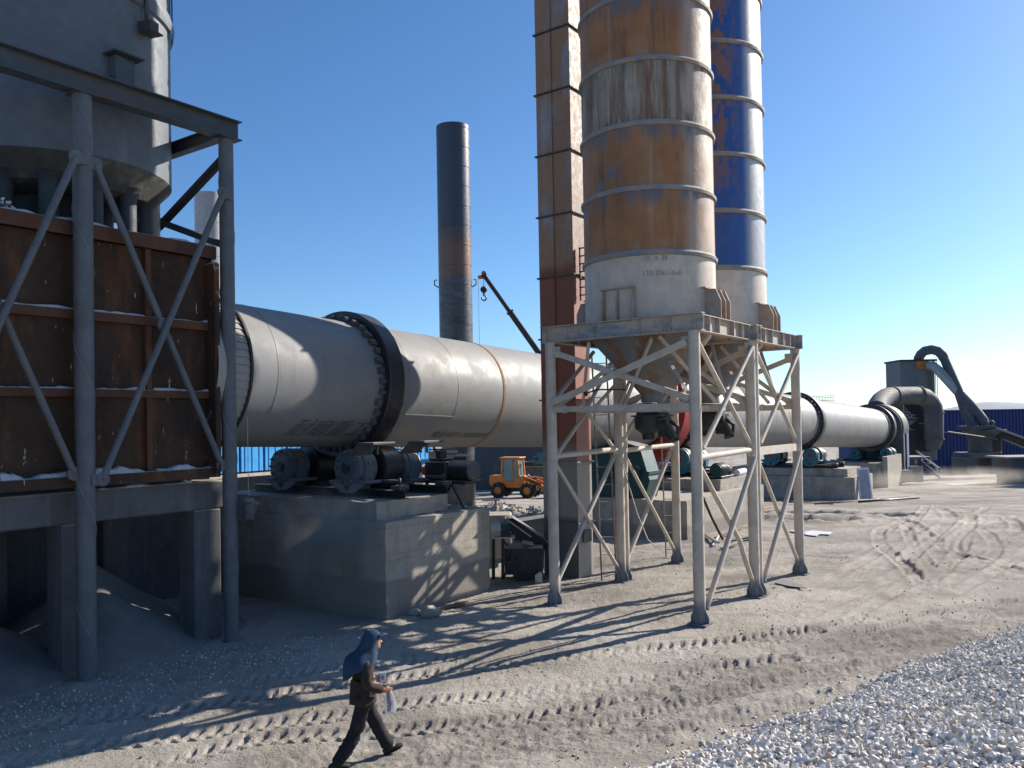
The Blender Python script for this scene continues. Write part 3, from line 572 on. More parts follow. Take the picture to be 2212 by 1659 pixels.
# girth gear
b = MB(); b.lathe(AX(32.5), KD, [(-.28, 1.75), (-.28, 2.15), (-.28, 2.15), (.28, 2.15), (.28, 2.15), (.28, 1.75)], 96, False)
for k in range(96):
    a = 2 * math.pi * k / 96; rd = -NV * math.cos(a) + UZ * math.sin(a); b.box(AX(32.5) + rd * 2.2, (.12, .07, .54), frame(KD, rd))
b.build('girth_gear', m_tyre, kiln)
b = MB(); b.lathe(AX(32.5), KD, [(-.42, 1.72), (-.42, 2.36), (-.42, 2.36), (.42, 2.36), (.42, 2.36), (.42, 1.72)], 64, False, a0=R(-95), a1=R(170), xh=UZ); b.build('gear_guard', m_red, kiln)
for s in (75.2, 78.1):
    b = MB(); b.lathe(AX(s + .5), KD, [(-.14, 1.7), (-.14, 2.02), (-.14, 2.02), (.14, 2.02), (.14, 2.02), (.14, 1.7)], 96, False); b.build('air_seal_ring', m_hood if s > 76 else m_tyre, kiln)
# lettering stencilled on the lower flank
def cyl(s0, a_deg, sc=1.):
    def f(x, y):
        a = R(a_deg) + y / KR; return AX(s0 + x) + (-NV * math.cos(a) + UZ * math.sin(a)) * (KR + .016)
    return f
text_mesh('电话:0371-56058999', .30, cyl(17.7, -55), 'lettering', m_stain, kiln, .25, .004)
text_mesh('耐磨重工', .60, cyl(12.6, -54), 'lettering', m_stain, kiln, .45, .004)

# ------------------------------------------------------------------ support rollers
def i_first(s): return s < 16
def roller_set(s, side, zc, body, hub, label, grp='support rollers under the kiln'):
    nc = 16.43 + side * 1.24; zr = 6.0 - .0358 * s - 2.5 * .866; c = K(s, nc, zr)
    t = thing('support_roller', K(s, nc, zc), label, 'support roller', grp)
    b = MB(); b.lathe(c, KD, [(-.33, .2), (-.33, .5), (-.33, .5), (-.31, .55), (.31, .55), (.33, .5), (.33, .5), (.33, .2)], 64, False)
    b.lathe(c, KD, [(-.29, .5), (-.29, .2)], 64, False); b.lathe(c, KD, [(.29, .5), (.29, .2)], 64, False); b.build('roller', m_tyre, t)
    MB().tube(c - KD * 1.0, c + KD * 1.0, .15, seg=24).build('shaft', m_tyre, t)
    for e in (-1, 1):
        h = MB(); cc = c + KD * (e * .82)
        h.lathe(cc, KD, [(-.34, .10), (-.34, .40), (-.34, .40), (-.31, .45), (-.16, .45), (-.16, .48), (.2, .48), (.22, .43), (.3, .43), (.3, .2)], 40)
        for k in range(12):
            a = k * math.pi / 6; h.tube(cc + KD * -.33 + NV * (.40 * math.cos(a)) + UZ * (.40 * math.sin(a)), cc + KD * -.39 + NV * (.36 * math.cos(a)) + UZ * (.36 * math.sin(a)), .028, seg=6)
        for q in (-1, 1): h.box(cc + NV * q * .42 + UZ * .12, (.10, .16, .14), KM(), .02); h.box(cc + NV * q * .34 + UZ * -.22 , (.34, .26, .36), KM(), .03)
        g = zr - zc; hz = h.build('bearing_housing', body, t)
        MB().tube(cc - KD * .40, cc - KD * .36, .13, seg=20).build('hub_cover', hub, hz)
        p = MB(); zt = zr - .30; zb = zc + .10
        o = cc - KD * .32
        if g > .3: # tapered pedestal with a round opening
            def P_(x, z): return o + NV * x + UZ * (z - zr)
            fp = MB(); fp.prism([P_(-.62, zt), P_(-.62, zt - .06), P_(-.20, zb - .08), P_(.20, zb - .08), P_(.62, zt - .06), P_(.62, zt)], KD, .05); fpo = fp
            p.prism([P_(-.5, zt - .02), P_(-.5, zb), P_(.5, zb), P_(.5, zt - .02)][::-1], KD * 1, .6) if False else None
            p.box(cc + UZ * ((zt + zb) / 2 - zr) + KD * .05, (.5, .38, zt - zb), KM(), .02); p.box(cc + UZ * (zt - .03 - zr), (.66, 1.3, .07), KM(), .01)
        ped = p.build('pedestal', body, t)
        if g > .3: fpo.build('pedestal_face', m_tower if i_first(s) else body, ped)
        MB().lathe(o - KD * .004 + UZ * (zb - zr + .07), KD, [(-.004, .001), (-.004, .085)], 24, False).build('pedestal_opening', m_dark, ped)
    return t
def roller_frame(s, zc, zt, label):
    t = thing('roller_base_frame', K(s, 16.43, zt), label, 'steel base frame', 'steel base frames on the kiln piers')
    for e in (-1, 1): b = MB(); b.ibeam(K(s + e * .78, 13.6 + (s > 70) * 1.3, zt + .10), K(s + e * .78, 19.2 - (20 < s < 40), zt + .10), .26, .2); b.build('base_beam', m_dark, t)
    b = MB()
    for nn in (15.2, 16.43, 17.7): b.box(K(s, nn, zt + .09), (1.3, .16, .14), KM())
    b.build('cross_member', m_dark, t)
    for nn, e in ((13.75 + (s > 70) * 1.3, -1), (13.75 + (s > 70) * 1.3, 1)):
        b = MB(); c = K(s + e * .8, nn, zt + .27); b.box(c, (.34, .3, .1), KM(), .01); b.tube(c + UZ * .05, c + UZ * .22, .03, seg=8); b.box(c + UZ * .14 + NV * .3, (.12, .55, .07), KM(), .01)
        b.build('adjusting_screw', m_pipe, t)
    return t
def pier(name, boxes, label, m=m_pier):
    c = boxes[0]; t = thing(name, K((c[0] + c[1]) / 2, (c[2] + c[3]) / 2, c[4]), label, 'concrete pier', 'kiln piers')
    for i, (s0, s1, n0, n1, z0, z1) in enumerate(boxes):
        rough_box('plinth' if i == 0 else 'upper_step', Vector((s0, n0, z0)), Vector((s1, n1, z1)), KM(), m, t, .14, .02, int(s0) + i)
    return t
pier('kiln_pier', [(13.57, 17.42, 13.2, 19.9, -.4, 2.17), (13.72, 16.25, 13.62, 19.6, 2.173, 2.60)], 'stepped concrete pier under the near kiln end, streaked by lattice shadows')
pier('kiln_pier', [(28.2, 36.5, 12.4, 18.3, -.8, 1.4), (32.6, 36.4, 12.85, 18.2, 1.403, 1.85)], 'concrete pier behind the silo tower carrying the green gearbox')
pier('kiln_pier', [(52.9, 57.6, 12.4, 21, -2., .62), (53.3, 56.6, 12.9, 20.5, .623, 1.12)], 'low concrete pier with rubble lip beside the leaning white plate')
pier('kiln_pier', [(72.6, 78.0, 14.85, 20.6, -3.2, .45), (72.5, 78.2, 14.45, 14.84, -3.2, .98)], 'tall concrete pier with capping slab near the kiln hood')
labs = [('dusty slate support roller on the stepped pier, nearer the silo tower', 'dark support roller on the stepped pier, farther one behind the drip stain'),
        ('blue support roller on the pier behind the silo tower legs, near side', 'blue support roller on the gearbox pier, far side of the kiln'),
        ('teal support roller with red hub right of the last tower leg', 'teal support roller with red hub seen between the last tower legs'),
        ('teal support roller under the last riding ring by the hood', 'teal support roller in shade left of the last riding ring')]
PT = [2.60, 1.85, 1.12, .45]
for i, s in enumerate(TY):
    body = (m_slate, m_teal, m_teal, m_teal)[i]; hub = (m_dark, m_red, m_red, m_dark)[i]; zt = PT[i]
    # the pier top is lowered or raised to the roller; keep the real gap
    for j, sd2 in enumerate((-1, 1)): roller_set(s, sd2, zt + .05, body if not (i == 0 and j == 1) else m_slate, hub, labs[i][j])
    roller_frame(s, 0, zt, ['black base frame on the stepped pier, under the slate rollers', 'black base frame on the gearbox pier behind the silo tower', 'black base frame on the low pier with the rubble lip', 'black base frame on the capped pier by the kiln hood'][i])
# steel cover hoods over the first rollers
for (s, nn, L) in ((14.35, 14.2, 'grey box-shaped splash tray on posts above the slate roller, left of its ring'), (15.75, 13.85, 'grey box-shaped splash tray beside the riding ring, right of its twin')):
    b = MB(); t = thing('splash_tray', K(s, nn, 3.75), L, 'tray', 'splash trays above the slate roller')
    o = K(s, nn, 3.93); b.box(o, (.75, .5, .06), KM(), .01); b.prism([o + DV * -.37 + NV * .25, o + DV * .37 + NV * .25, o + DV * .37 + NV * .6 - UZ * .3, o + DV * -.37 + NV * .6 - UZ * .3], UZ, .02); b.build('tray', m_hood, t)
    b = MB(); [b.box(K(s + e * .12, nn + .1, 3.78), (.05, .05, .24), KM()) for e in (-1, 1)]; b.build('post', m_hood, t)
# green gearbox and motor on the second pier
t = thing('kiln_gearbox', K(28.9, 16, 1.4), 'dark green gearbox with sloped top standing behind the tower legs', 'gearbox')
def KP(s, nn, z): return K(s, nn, z)
b = MB(); b.prism([KP(28.5, 18.2, 1.41), KP(28.5, 14.2, 1.41), KP(28.5, 14.0, 2.1), KP(28.5, 14.4, 3.35), KP(28.5, 16., 3.75), KP(28.5, 17.6, 3.75), KP(28.5, 18.2, 3.1)][::-1], DV, 1.0); b.build('housing', m_green, t)
b = MB(); b.prism([KP(28.45, 18.25, 2.3), KP(28.45, 14.0, 2.3), KP(28.45, 14.0, 2.42), KP(28.45, 18.25, 2.42)][::-1], DV, 1.1)
for nn in (14.6, 15.8, 17.1): b.tube(KP(28.35, nn, 2.4), KP(29.6, nn, 2.4), .26, seg=24)
b.build('bearing_boss', m_green, t); b = MB(); b.box(KP(28.45, 15.3, 2.15), (.02, .3, .22), KM()); b.build('name_plate', m_white, t)
t = thing('drive_motor', K(33.6, 13.4, 1.85), 'small green drive motor among fittings on the gearbox pier', 'motor')
b = MB(); b.tube(K(33.0, 13.2, 2.22), K(33.9, 13.2, 2.22), .26, seg=24); [b.lathe(K(33.1 + k * .09, 13.2, 2.22), DV, [(0, .26), (0, .3), (.03, .3), (.03, .26)], 24, False) for k in range(8)]; b.build('body', m_green, t)
b = MB(); b.box(K(33.45, 13.2, 1.91), (1.0, .55, .12), KM(), .01); b.build('foot', m_dark, t)
t = thing('pipe_roll', K(35.5, 13.1, 2.0), 'bright white sheet roll lying on the gearbox pier', 'sheet roll'); b = MB(); b.tube(K(35.0, 13.05, 2.0), K(36.2, 13.15, 2.0), .14, seg=20, caps=False); b.tube(K(35.0, 13.05, 2.0), K(36.2, 13.15, 2.0), .13, seg=20); b.build('roll', m_wht, t)
# ------------------------------------------------------------------ silo towers
W_, H_ = 3.68, 3.25
def leg(b, p, zt, r=.125):
    b.tube(p, p + UZ * zt, r, seg=24)
def silo_tower(b0, label, first):
    t = thing('silo_tower', T(W_ / 2, b0 + H_ / 2, 0), label, 'steel tower', 'steel towers under the silos')
    for (a, bb) in ((0, 0), (W_, 0), (0, H_), (W_, H_)):
        p = T(a, b0 + bb, 0); p.z = zg(p.x, p.y) - .02; b = MB(); b.tube(p, Vector((p.x, p.y, 6.26)), .125, seg=28); lg = b.build('leg', m_tower, t)
        b = MB()
        pts = [];   # spiral weld
        for k in range(120):
            z = .3 + 5.8 * k / 119; an = z * 2.6 + a + bb; pts.append(Vector((p.x + .126 * math.cos(an), p.y + .126 * math.sin(an), z)))
        b.path(pts, .006, 4); b.build('weld_seam', m_tpale, lg)
        b = MB(); b.box(p + UZ * .04, (.42, .42, .03), TM())
        for k in range(4):
            dr = (TU, TV, -TU, -TV)[k]; q = p + UZ * .055; b.prism([q + dr * .12, q + dr * .21, q + dr * .21 + UZ * .12, q + dr * .12 + UZ * .30], dr.cross(UZ), .014)
        b.build('foot_plate', m_tower, lg)
    z = 6.45
    for (p, q, nm) in ((T(-.22, b0, z), T(W_ + .22, b0, z), 1), (T(-.22, b0 + H_, z), T(W_ + .22, b0 + H_, z), 1), (T(0, b0 + .11, z), T(0, b0 + H_ - .11, z), 0), (T(W_, b0 + .11, z), T(W_, b0 + H_ - .11, z), 0)):
        b = MB(); b.ibeam(p, q, .2, .38 if nm else .372, t=.018); d = (q - p).normalized(); L = (q - p).length; sd = d.cross(UZ)
        for f in (.04, .18, .36, .64, .82, .96):
            c = p + d * (L * f)
            for e in (-1, 1): b.box(c + sd * e * .052, (.014, .088, .34 if nm else .33), frame(UZ, d))
        b.build('top_beam', m_tbeam, t)
    # end faces: shallow X and a double channel
    for bb in (0, H_):
        b = MB(); o = -.02 if bb == 0 else .02
        b.bar(T(.12, b0 + bb + o, 4.82), T(W_ - .12, b0 + bb + o, 6.02), .10, .13); b.bar(T(.12, b0 + bb + o * 6, 6.02), T(W_ - .12, b0 + bb + o * 6, 4.82), .10, .13); b.build('diagonal_brace', m_tower, t)
        b = MB(); b.bar(T(.1, b0 + bb + .06, 4.66), T(W_ - .1, b0 + bb + .06, 4.66), .06, .13); b.bar(T(.1, b0 + bb - .06, 4.66), T(W_ - .1, b0 + bb - .06, 4.66), .06, .13)
        for f in np.linspace(.12, .88, 7): b.box(T(W_ * f, b0 + bb - .1, 4.66), (.12, .02, .175), TM())
        b.build('horizontal_beam', m_tower, t)
    # side faces: high X, pipe, low X
    for a in (0, W_):
        sg = -1 if a == 0 else 1
        b = MB()
        if a == 0 or not first:
            b.tube(T(a, b0 + .1, 6.1), T(a, b0 + H_ - .1, 3.75), .055, seg=14); b.tube(T(a + .1 * sg, b0 + .1, 3.75), T(a + .1 * sg, b0 + H_ - .1, 6.1), .055, seg=14)
        else:
            b.tube(T(a, b0 + .1, 4.85), T(a, b0 + H_ * .62, 6.15), .05, seg=12); b.tube(T(a, b0 + H_ * .5, 4.6), T(a, b0 + .1, 3.5), .05, seg=12); b.tube(T(a, b0 + H_ * .5, 4.6), T(a, b0 + H_ - .1, 3.5), .05, seg=12); b.tube(T(a, b0 + H_ * .5, 4.7), T(a, b0 + H_ - .1, 6.1), .05, seg=12)
        b.build('diagonal_brace', m_tower, t)
        b = MB()
        if b0 > 1 and a == 0: b.bar(T(a, b0 + .1, 3.55), T(a, b0 + H_ - .1, 3.55), .1, .2)
        else: b.tube(T(a, b0 + .1, 3.55), T(a, b0 + H_ - .1, 3.6), .068, seg=16)
        b.build('horizontal_pipe', m_tpale, t)
        b = MB()
        if first and a == 0: b.path([T(a, b0 + .1, 3.4), T(a, b0 + H_ * .72, 1.5), T(a, b0 + H_ * .80, 1.1), T(a, b0 + H_ - .1, .35)], .058, 12)
        else: b.tube(T(a, b0 + .1, 3.4), T(a, b0 + H_ - .1, .35), .05, seg=12)
        b.tube(T(a + .1 * sg, b0 + H_ - .1, 3.4), T(a + .1 * sg, b0 + .1, .35), .062, seg=14); b.build('lower_brace', m_tower, t)
    for a in (0, W_):
        for bb in (0, H_):
            ia = 1 if a == 0 else -1; ib = 1 if bb == 0 else -1
            for z in (4.75, 6.02): MB().box(T(a + ia * .19, b0 + bb - ib * .012, z), (.2, .014, .26), TM()).build('gusset_plate', m_tower, t)
            for z in (.42, 3.58, 6.05): MB().box(T(a - ia * .012, b0 + bb + ib * .19, z), (.014, .2, .26), TM()).build('gusset_plate', m_tower, t)
    # hip braces that carry the platform corners
    b = MB()
    for (p, q) in ((T(.1, b0 + .1, 4.7), T(1.6, b0 + 1.5, 6.2)), (T(W_ - .1, b0 + .1, 4.7), T(W_ - 1.6, b0 + 1.5, 6.2)), (T(.1, b0 + H_ - .1, 4.7), T(1.6, b0 + H_ - 1.5, 6.2)), (T(W_ - .1, b0 + H_ - .1, 4.7), T(W_ - 1.6, b0 + H_ - 1.5, 6.2))): b.angle(p, q, .09)
    b.bar(T(.2, b0 + H_ * .35, 4.62), T(W_ - .2, b0 + H_ * .35, 4.62), .08, .12); b.bar(T(.2, b0 + H_ * .65, 4.62), T(W_ - .2, b0 + H_ * .65, 4.62), .08, .12); b.build('inner_brace', m_tower, t)
    for (p, q) in ((T(2.7, b0 + .16, 6.22), T(W_ - .08, b0 + 1.3, 4.7)), (T(.9, b0 + .16, 6.22), T(.08, b0 + 1.3, 4.75)), (T(.9, b0 + H_ - .16, 6.22), T(.08, b0 + H_ - 1.3, 4.75)), (T(2.7, b0 + H_ - .16, 6.22), T(W_ - .08, b0 + H_ - 1.3, 4.75)), (T(1.1, b0 + .2, 6.2), T(2.6, b0 + 1.6, 4.72))): MB().bar(p, q, .07, .07).build('inner_brace', m_tower, t)
    return t
GAP = .22
silo_tower(0, 'beige lattice steel tower under the rusty silo, bent lower brace', True)
silo_tower(H_ + GAP, 'beige lattice steel tower under the blue silo, rightmost legs', False)
def silo(bc, mshell, mskirt, label, cat_g, rust_rings, zc=8.12):
    c = T(W_ / 2, bc, 0); t = thing('silo', c + UZ * 6.65, label, 'silo', 'cement silos on steel towers'); RS = 1.56; top = 26.
    MB().lathe(c, UZ, [(6.66, RS), (zc, RS)], 96, False).build('skirt', mskirt, t)
    zz_ = [zc + i * rust_rings for i in range(20) if zc + i * rust_rings < top] + [top]
    for i, (za, zb) in enumerate(zip(zz_[:-1], zz_[1:])):
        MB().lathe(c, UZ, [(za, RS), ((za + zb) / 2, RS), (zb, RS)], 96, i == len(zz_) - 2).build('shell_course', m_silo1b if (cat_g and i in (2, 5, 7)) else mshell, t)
    z = zc; k = 0
    while z < top:
        b = MB(); b.lathe(c, UZ, [(z - .055, RS - .01), (z - .045, RS + .05), (z + .02, RS + .06), (z + .035, RS + .045), (z + .075, RS + .02), (z + .08, RS - .01)], 96, False); b.build('ring', m_ring, t); z += rust_rings; k += 1
    b = MB()
    for an in (R(-58),):
        for z0, z1 in [(zc, top)]:
            aa = an + (z0 * 7 % 1) * .8; b.bar(c + Vector((math.cos(aa), math.sin(aa), 0)) * (RS + .0015) + UZ * z0, c + Vector((math.cos(aa), math.sin(aa), 0)) * (RS + .0015) + UZ * z1, .02, .008, Vector((math.cos(aa), math.sin(aa), 0)))
    b.build('plate_seam', m_silow, t)
    MB().lathe(c, UZ, [(6.62, 1.50), (6.3, 1.42), (4.98, .26), (4.98, .26), (4.8, .26)], 72).build('cone', m_cone, t)
    MB().lathe(c, UZ, [(6.60, RS), (6.60, RS + .12), (6.64, RS + .12), (6.64, RS)], 72, False).build('base_flange', m_ring, t)
    for i, dr in enumerate((-TV, TU, TV, -TU)):
        for o in (-.27, .0, .27) if i != 0 else (-.42, -.02, .36):
            sd_ = dr.cross(UZ); p = c + sd_ * o; rr = math.sqrt(RS * RS - o * o) - .02; ex = (H_ if i % 2 == 0 else W_) / 2 + .08; b = MB()
            b.prism([p + dr * rr + UZ * 6.65, p + dr * ex + UZ * 6.65, p + dr * ex + UZ * 7.05, p + dr * (ex - .12) + UZ * 7.32, p + dr * rr + UZ * 7.34], sd_, .025); b.build('support_bracket', m_brack, t)
        b = MB(); sd_ = dr.cross(UZ); p = c - sd_ * .3; b.bar(c - sd_ * .42 + dr * (RS + .0) + UZ * 7.36, c + sd_ * .45 + dr * (RS + .0) + UZ * 7.36, .12, .03); b.build('bracket_cap', m_brack, t)
    return t
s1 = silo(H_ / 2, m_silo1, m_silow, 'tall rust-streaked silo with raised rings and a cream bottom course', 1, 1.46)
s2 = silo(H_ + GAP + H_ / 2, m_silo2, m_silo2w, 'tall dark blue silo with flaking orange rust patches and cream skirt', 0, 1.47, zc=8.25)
def stencil(body, size, a_deg, z, t):
    c = T(W_ / 2, H_ / 2, 0)
    def f(x, y):
        a = R(a_deg) + x / 1.56; return c + Vector((math.cos(a), math.sin(a), 0)) * 1.566 + UZ * (z + y)
    text_mesh(body, size, f, 'stencil', m_stain2, t)
stencil('130 10t1-0n0', .17, -106, 7.6, s1); stencil('25  4  28', .14, -103, 7.95, s1)
# outlet valve and drive below each cone
for bc, lb in ((H_ / 2, 'dark discharge valve and gear drive hanging under the rusty silo cone'), (H_ + GAP + H_ / 2, 'dark discharge valve under the blue silo cone, among the far braces')):
    c = T(W_ / 2, bc, 0); t = thing('discharge_valve', c + UZ * 4.7, lb, 'valve', 'valves under the silo cones')
    b = MB(); b.box(c + UZ * 4.63, (.62, .5, .30), TM(), .02); b.box(c + UZ * 4.47, (.8, .66, .04), TM()); b.build('flange_box', m_pipe, t)
    b = MB(); b.lathe(c + UZ * 4.45 + TU * .1, UZ, [(0, .34), (-.28, .34), (-.42, .16), (-.55, .16)], 28); b.tube(c + UZ * 4.22 + TU * .3, c + UZ * 4.30 - TU * .45, .17, seg=20); b.build('chute', m_dark, t)
    b = MB(); b.tube(c + UZ * 4.25 - TU * .35, c + UZ * 3.9 - TU * .55, .12, seg=16); b.box(c + UZ * 4.05 - TU * .3, (.25, .2, .2), TM(), .03); b.path([c + UZ * 4.4 - TU * .35 + TV * .1, c + UZ * 4.2 - TU * .62 + TV * .1, c + UZ * 3.9 - TU * .6 + TV * .1, c + UZ * 3.85 - TU * .4], .05, 8); b.build('gear_motor', m_dark, t)
    b = MB(); b.lathe(c + UZ * 5.05 - TV * .05, Vector((0, 0, 1)), [(0, .001), (.12, .2), (.2, .24), (.26, .2)], 20); b.build('vibrator', m_dark, t)
t = thing('valve_rod', T(W_ / 2 + .9, .6, 5.1), 'thin black valve rod sticking out left of the rusty cone', 'valve rod'); b = MB(); b.path([T(W_ / 2 + .2, .7, 5.1), T(W_ / 2 + 1.0, .7, 5.12), T(W_ / 2 + 1.25, .7, 5.05)], .018, 6); b.lathe(T(W_ / 2 + 1.28, .7, 5.05), TU, [(0, .08), (.03, .08)], 12); b.build('rod', m_dark, t)
# ladders
def ladder(p, q, w_, axis, n, label):
    t = thing('ladder', p, label, 'ladder', 'ladders below the silos'); b = MB()
    for e in (-1, 1): b.bar(p + axis * e * w_ / 2, q + axis * e * w_ / 2, .028, .045, axis)
    b.build('rail', m_ladder, t); b = MB()
    for k in range(n): c = p.lerp(q, (k + .5) / n); b.bar(c - axis * w_ / 2, c + axis * w_ / 2, .03, .022)
    b.build('rung', m_ladder, t); return t
lp = GP(1316, 1256); ladder(Vector((lp.x, lp.y, 0)), Vector((lp.x - .12, lp.y + .35, 6.2)), .40, Vector((.9, -.2, 0)).normalized(), 13, 'rusty ladder leaning up beside the elevator, inside the left tower')
lp = GP(1452, 1205); ladder(Vector((lp.x, lp.y, 0)), Vector((lp.x - .05, lp.y + .3, 5.8)), .38, Vector((.9, -.2, 0)).normalized(), 11, 'rusty ladder behind the valve, next to the centre tower leg')
# loose hoses
t = tag(MB().path([T(3.55, 3.2, 3.2), T(3.2, 3.3, 1.9), T(2.95, 3.4, 1.2), T(2.7, 3.4, 1.0)], .015, 6).build('hose', m_tpale), 'pale hose drooping from the twin back legs of the towers', 'hose')
t = tag(MB().path([T(.16, .25, 3.2), T(.2, .6, 2.8), T(.2, 1.2, 2.15), T(.18, 1.75, 1.6)], .03, 8).build('hose', m_dark), 'black hose hanging behind the bent brace of the tower', 'hose')

# ------------------------------------------------------------------ bucket elevator
e0 = GP(1251, 1262); e0 = e0 * (1 + .75 / e0.y); e0 = Vector((e0.x, e0.y, 0)); EW, ED = 1.14, .78
def EP(a, b_, z): return e0 + TU * a + TV * b_ + UZ * z
t = thing('bucket_elevator', EP(EW / 2, ED / 2, 0), 'tall square bucket elevator casing, red oxide low down, lilac grey above', 'bucket elevator')
zs = [.0, 1.52, 3.22, 4.98, 6.72, 8.47, 10.22, 11.98, 13.75, 15.5, 17.3, 19.05, 20.8, 22.6, 24.4, 26.2, 28.]
for z0, z1 in zip(zs[:-1], zs[1:]):
    b = MB(); b.box(EP(EW / 2, ED / 2, (z0 + z1) / 2), (EW, ED, z1 - z0 - .004), TM()); b.box(EP(EW * .54, -.018, (z0 + z1) / 2), (.035, .03, z1 - z0 - .1), TM())
    o = b.build('casing_section', m_elev, t); MB().box(EP(-.004, ED / 2, (z0 + z1) / 2), (.006, ED - .01, z1 - z0 - .02), TM()).build('lit_side_cover', m_elevs, o)  # paler skin on the sunward side carries painted sunlight
for z in zs[1:]:
    b = MB(); b.box(EP(EW / 2, ED / 2, z), (EW + .12, ED + .12, .045), TM(), .008); b.build('flange', m_elev if z < 5 else m_pipe, t)
b = MB()
for k in range(7): z = 7.9 + k * .22; b.box(EP(-.3, .25, z), (.5, .04, .03), TM())
for a in (-.08, -.5): b.box(EP(a, .25, 8.5), (.04, .04, 1.5), TM())
b.build('access_bracket', m_dark, t)
b = MB(); b.box(EP(-.06, ED * .5, 1.15), (.06, .4, .35), TM(), .01); b.build('inspection_door', m_elev, t)
# ------------------------------------------------------------------ column frame with the rusty bin
m_spiral = mat('spiral_weld', (.17, .18, .19), .6, bump=None)
CN = 14.7; S0, S1, S2 = 4.85, 7.62, 10.6
t = thing('pipe_gantry', K(S1, CN, 0), 'tall grey pipe-column frame with crossed pipe braces around the rusty bin', 'steel frame'); binf = t
for s in (S0, S1, S2):
    for nn in (CN, 19.3):
        if nn > 15 and s == S1: continue
        zb = -.1; b = MB(); b.tube(K(s, nn, zb), K(s, nn, 10.33), .165 if s < 10 else .148, seg=32); o = b.build('column', m_frame, t)
        if nn == CN:
            b = MB(); pts = []
            for k in range(220):
                z = .2 + 10. * k / 219; an = -z * 2.75 + s; pts.append(K(s, nn, z) + Vector((math.cos(an), math.sin(an), 0)) * (.1655 if s < 10 else .1485))
            b.path(pts, .010, 4); b.build('weld_seam', m_spiral, o)
        b = MB(); b.box(K(s, nn, 10.34), (.44, .4, .02), KM()); b.build('cap_plate', m_beam, o)
for (p, q, hh) in ((K(1.5, CN, 10.56), K(S2 + .3, CN, 10.56), .40), (K(S2, CN + .12, 10.50), K(S2, 19.4, 10.50), .28), (K(1.5, 19.3, 10.56), K(S2 - .15, 19.3, 10.56), .4)):
    b = MB(); b.ibeam(p, q, .3 if hh > .3 else .2, hh, t=.022); b.build('top_beam', m_beam, t)
def gusset(b, c, r=.125): b.lathe(c, NV, [(-.03, r * .9), (-.02, r), (.02, r), (.03, r * .9)], 24)
for (sa, sb) in ((S1, S2), (S0, S1)):
    for (za, zb, off) in ((9.15, 3.62, -.02), (3.5, 9.15, -.17)):
        b = MB(); p = K(sa + .22, CN + off, za); q = K(sb - .2, CN + off, zb); b.tube(p, q, .062, seg=16); b.build('diagonal_brace', m_frame, t)
        b = MB(); gusset(b, p); gusset(b, q); b.box(p - DV * .1, (.2, .03, .2), KM()); b.box(q + DV * .1, (.2, .03, .2), KM()); b.build('gusset_plate', m_frame, t)
    b = MB(); gusset(b, K((sa + sb) / 2, CN - .08, 6.37), .13); b.build('gusset_plate', m_frame, t)
for (p, q) in ((K(S2, CN + .1, 9.95), K(S2, 17.0, 8.95)), (K(S2, 17.0, 8.95), K(S2, CN + .1, 8.15)), (K(S2, 17.0, 8.95), K(S2, 19.2, 9.95)), (K(S2, 17.0, 8.95), K(S2, 19.2, 8.1))):
    b = MB(); b.angle(p, q, .13); b.build('knee_brace', m_beam, t)
# rusty sheet bin
BN = 15.02; BS1 = 10.46; BZ0, BZ1 = 3.38, 8.1
t = thing('sheet_bin', K(8, 16.5, BZ0), 'big rusty steel bin of ribbed panels, splashed with white lime', 'steel bin')
b = MB(); b.box(K((1.2 + BS1) / 2, BN + .02, (BZ0 + BZ1) / 2), (BS1 - 1.2, .02, BZ1 - BZ0), KM()); b.build('front_panel', m_rustbox, t)
b = MB(); b.box(K(BS1 - .01, 17.1, (BZ0 + BZ1) / 2), (.02, 4.1, BZ1 - BZ0), KM()); b.build('end_panel', m_rustbox, t)
b = MB(); b.box(K((1.2 + BS1) / 2, 19.15, (BZ0 + BZ1) / 2), (BS1 - 1.2, .02, BZ1 - BZ0), KM()); b.build('back_panel', m_rustbox, t)
b = MB(); b.box(K((1.2 + BS1) / 2, 17.1, 7.72), (BS1 - 1.24, 4.05, .05), KM()); b.build('roof_plate', m_pipe, t)
ymid = (1.2 + BS1) / 2
for z, hh, dd, nm in ((BZ1 - .12, .26, .16, 'top_rail'), (6.45, .17, .12, 'stiffener'), (5.05, .15, .12, 'stiffener'), (3.47, .2, .22, 'bottom_channel')):
    b = MB(); b.box(K(ymid, BN + .005 - dd / 2, z), (BS1 - 1.2, dd, hh), KM(), .006); b.build(nm, m_rustedge if nm != 'bottom_channel' else m_rustbox, t)
for s in (8.99, 6.2):
    for z0, z1 in ((3.58, 4.97), (5.13, 6.36), (6.54, 7.84)):
        b = MB(); b.box(K(s, BN - .045, (z0 + z1) / 2), (.11, .09, z1 - z0), KM()); b.build('upright_stiffener', m_rustedge, t)
# lime dust lying on the ledges
def dust_strip(b, s0, s1, n0, z, wd, h, seed):
    n = int((s1 - s0) / .035); ss = np.linspace(s0, s1, n); hh = np.clip(h * (.55 + 1.6 * fbm(ss * 3.1, ss * 0 + seed, 5, 130)), 0.0, h * 1.6) + .004
    rings = []
    for s, q in zip(ss, hh): rings.append([K(s, n0, z), K(s, n0 + wd * .25, z + q * .8), K(s, n0 + wd * .6, z + q), K(s, n0 + wd, z + q * .9), K(s, n0 + wd, z)])
    b.loft(rings, True, False)
m_lime = mat('settled_lime_dust', (.50, .50, .51), .95, bump=(60, .5)); b = MB()
for (z, dd, h) in ((6.535, .12, .045), (5.125, .12, .05), (3.57, .2, .10), (7.85, .1, .03)):
    for (sa, sb) in ((1.5, 5.9), (6.3, 8.9), (9.08, BS1 - .05)): dust_strip(b, sa, sb, BN - dd + .01, z, dd - .015, h, z + sa)
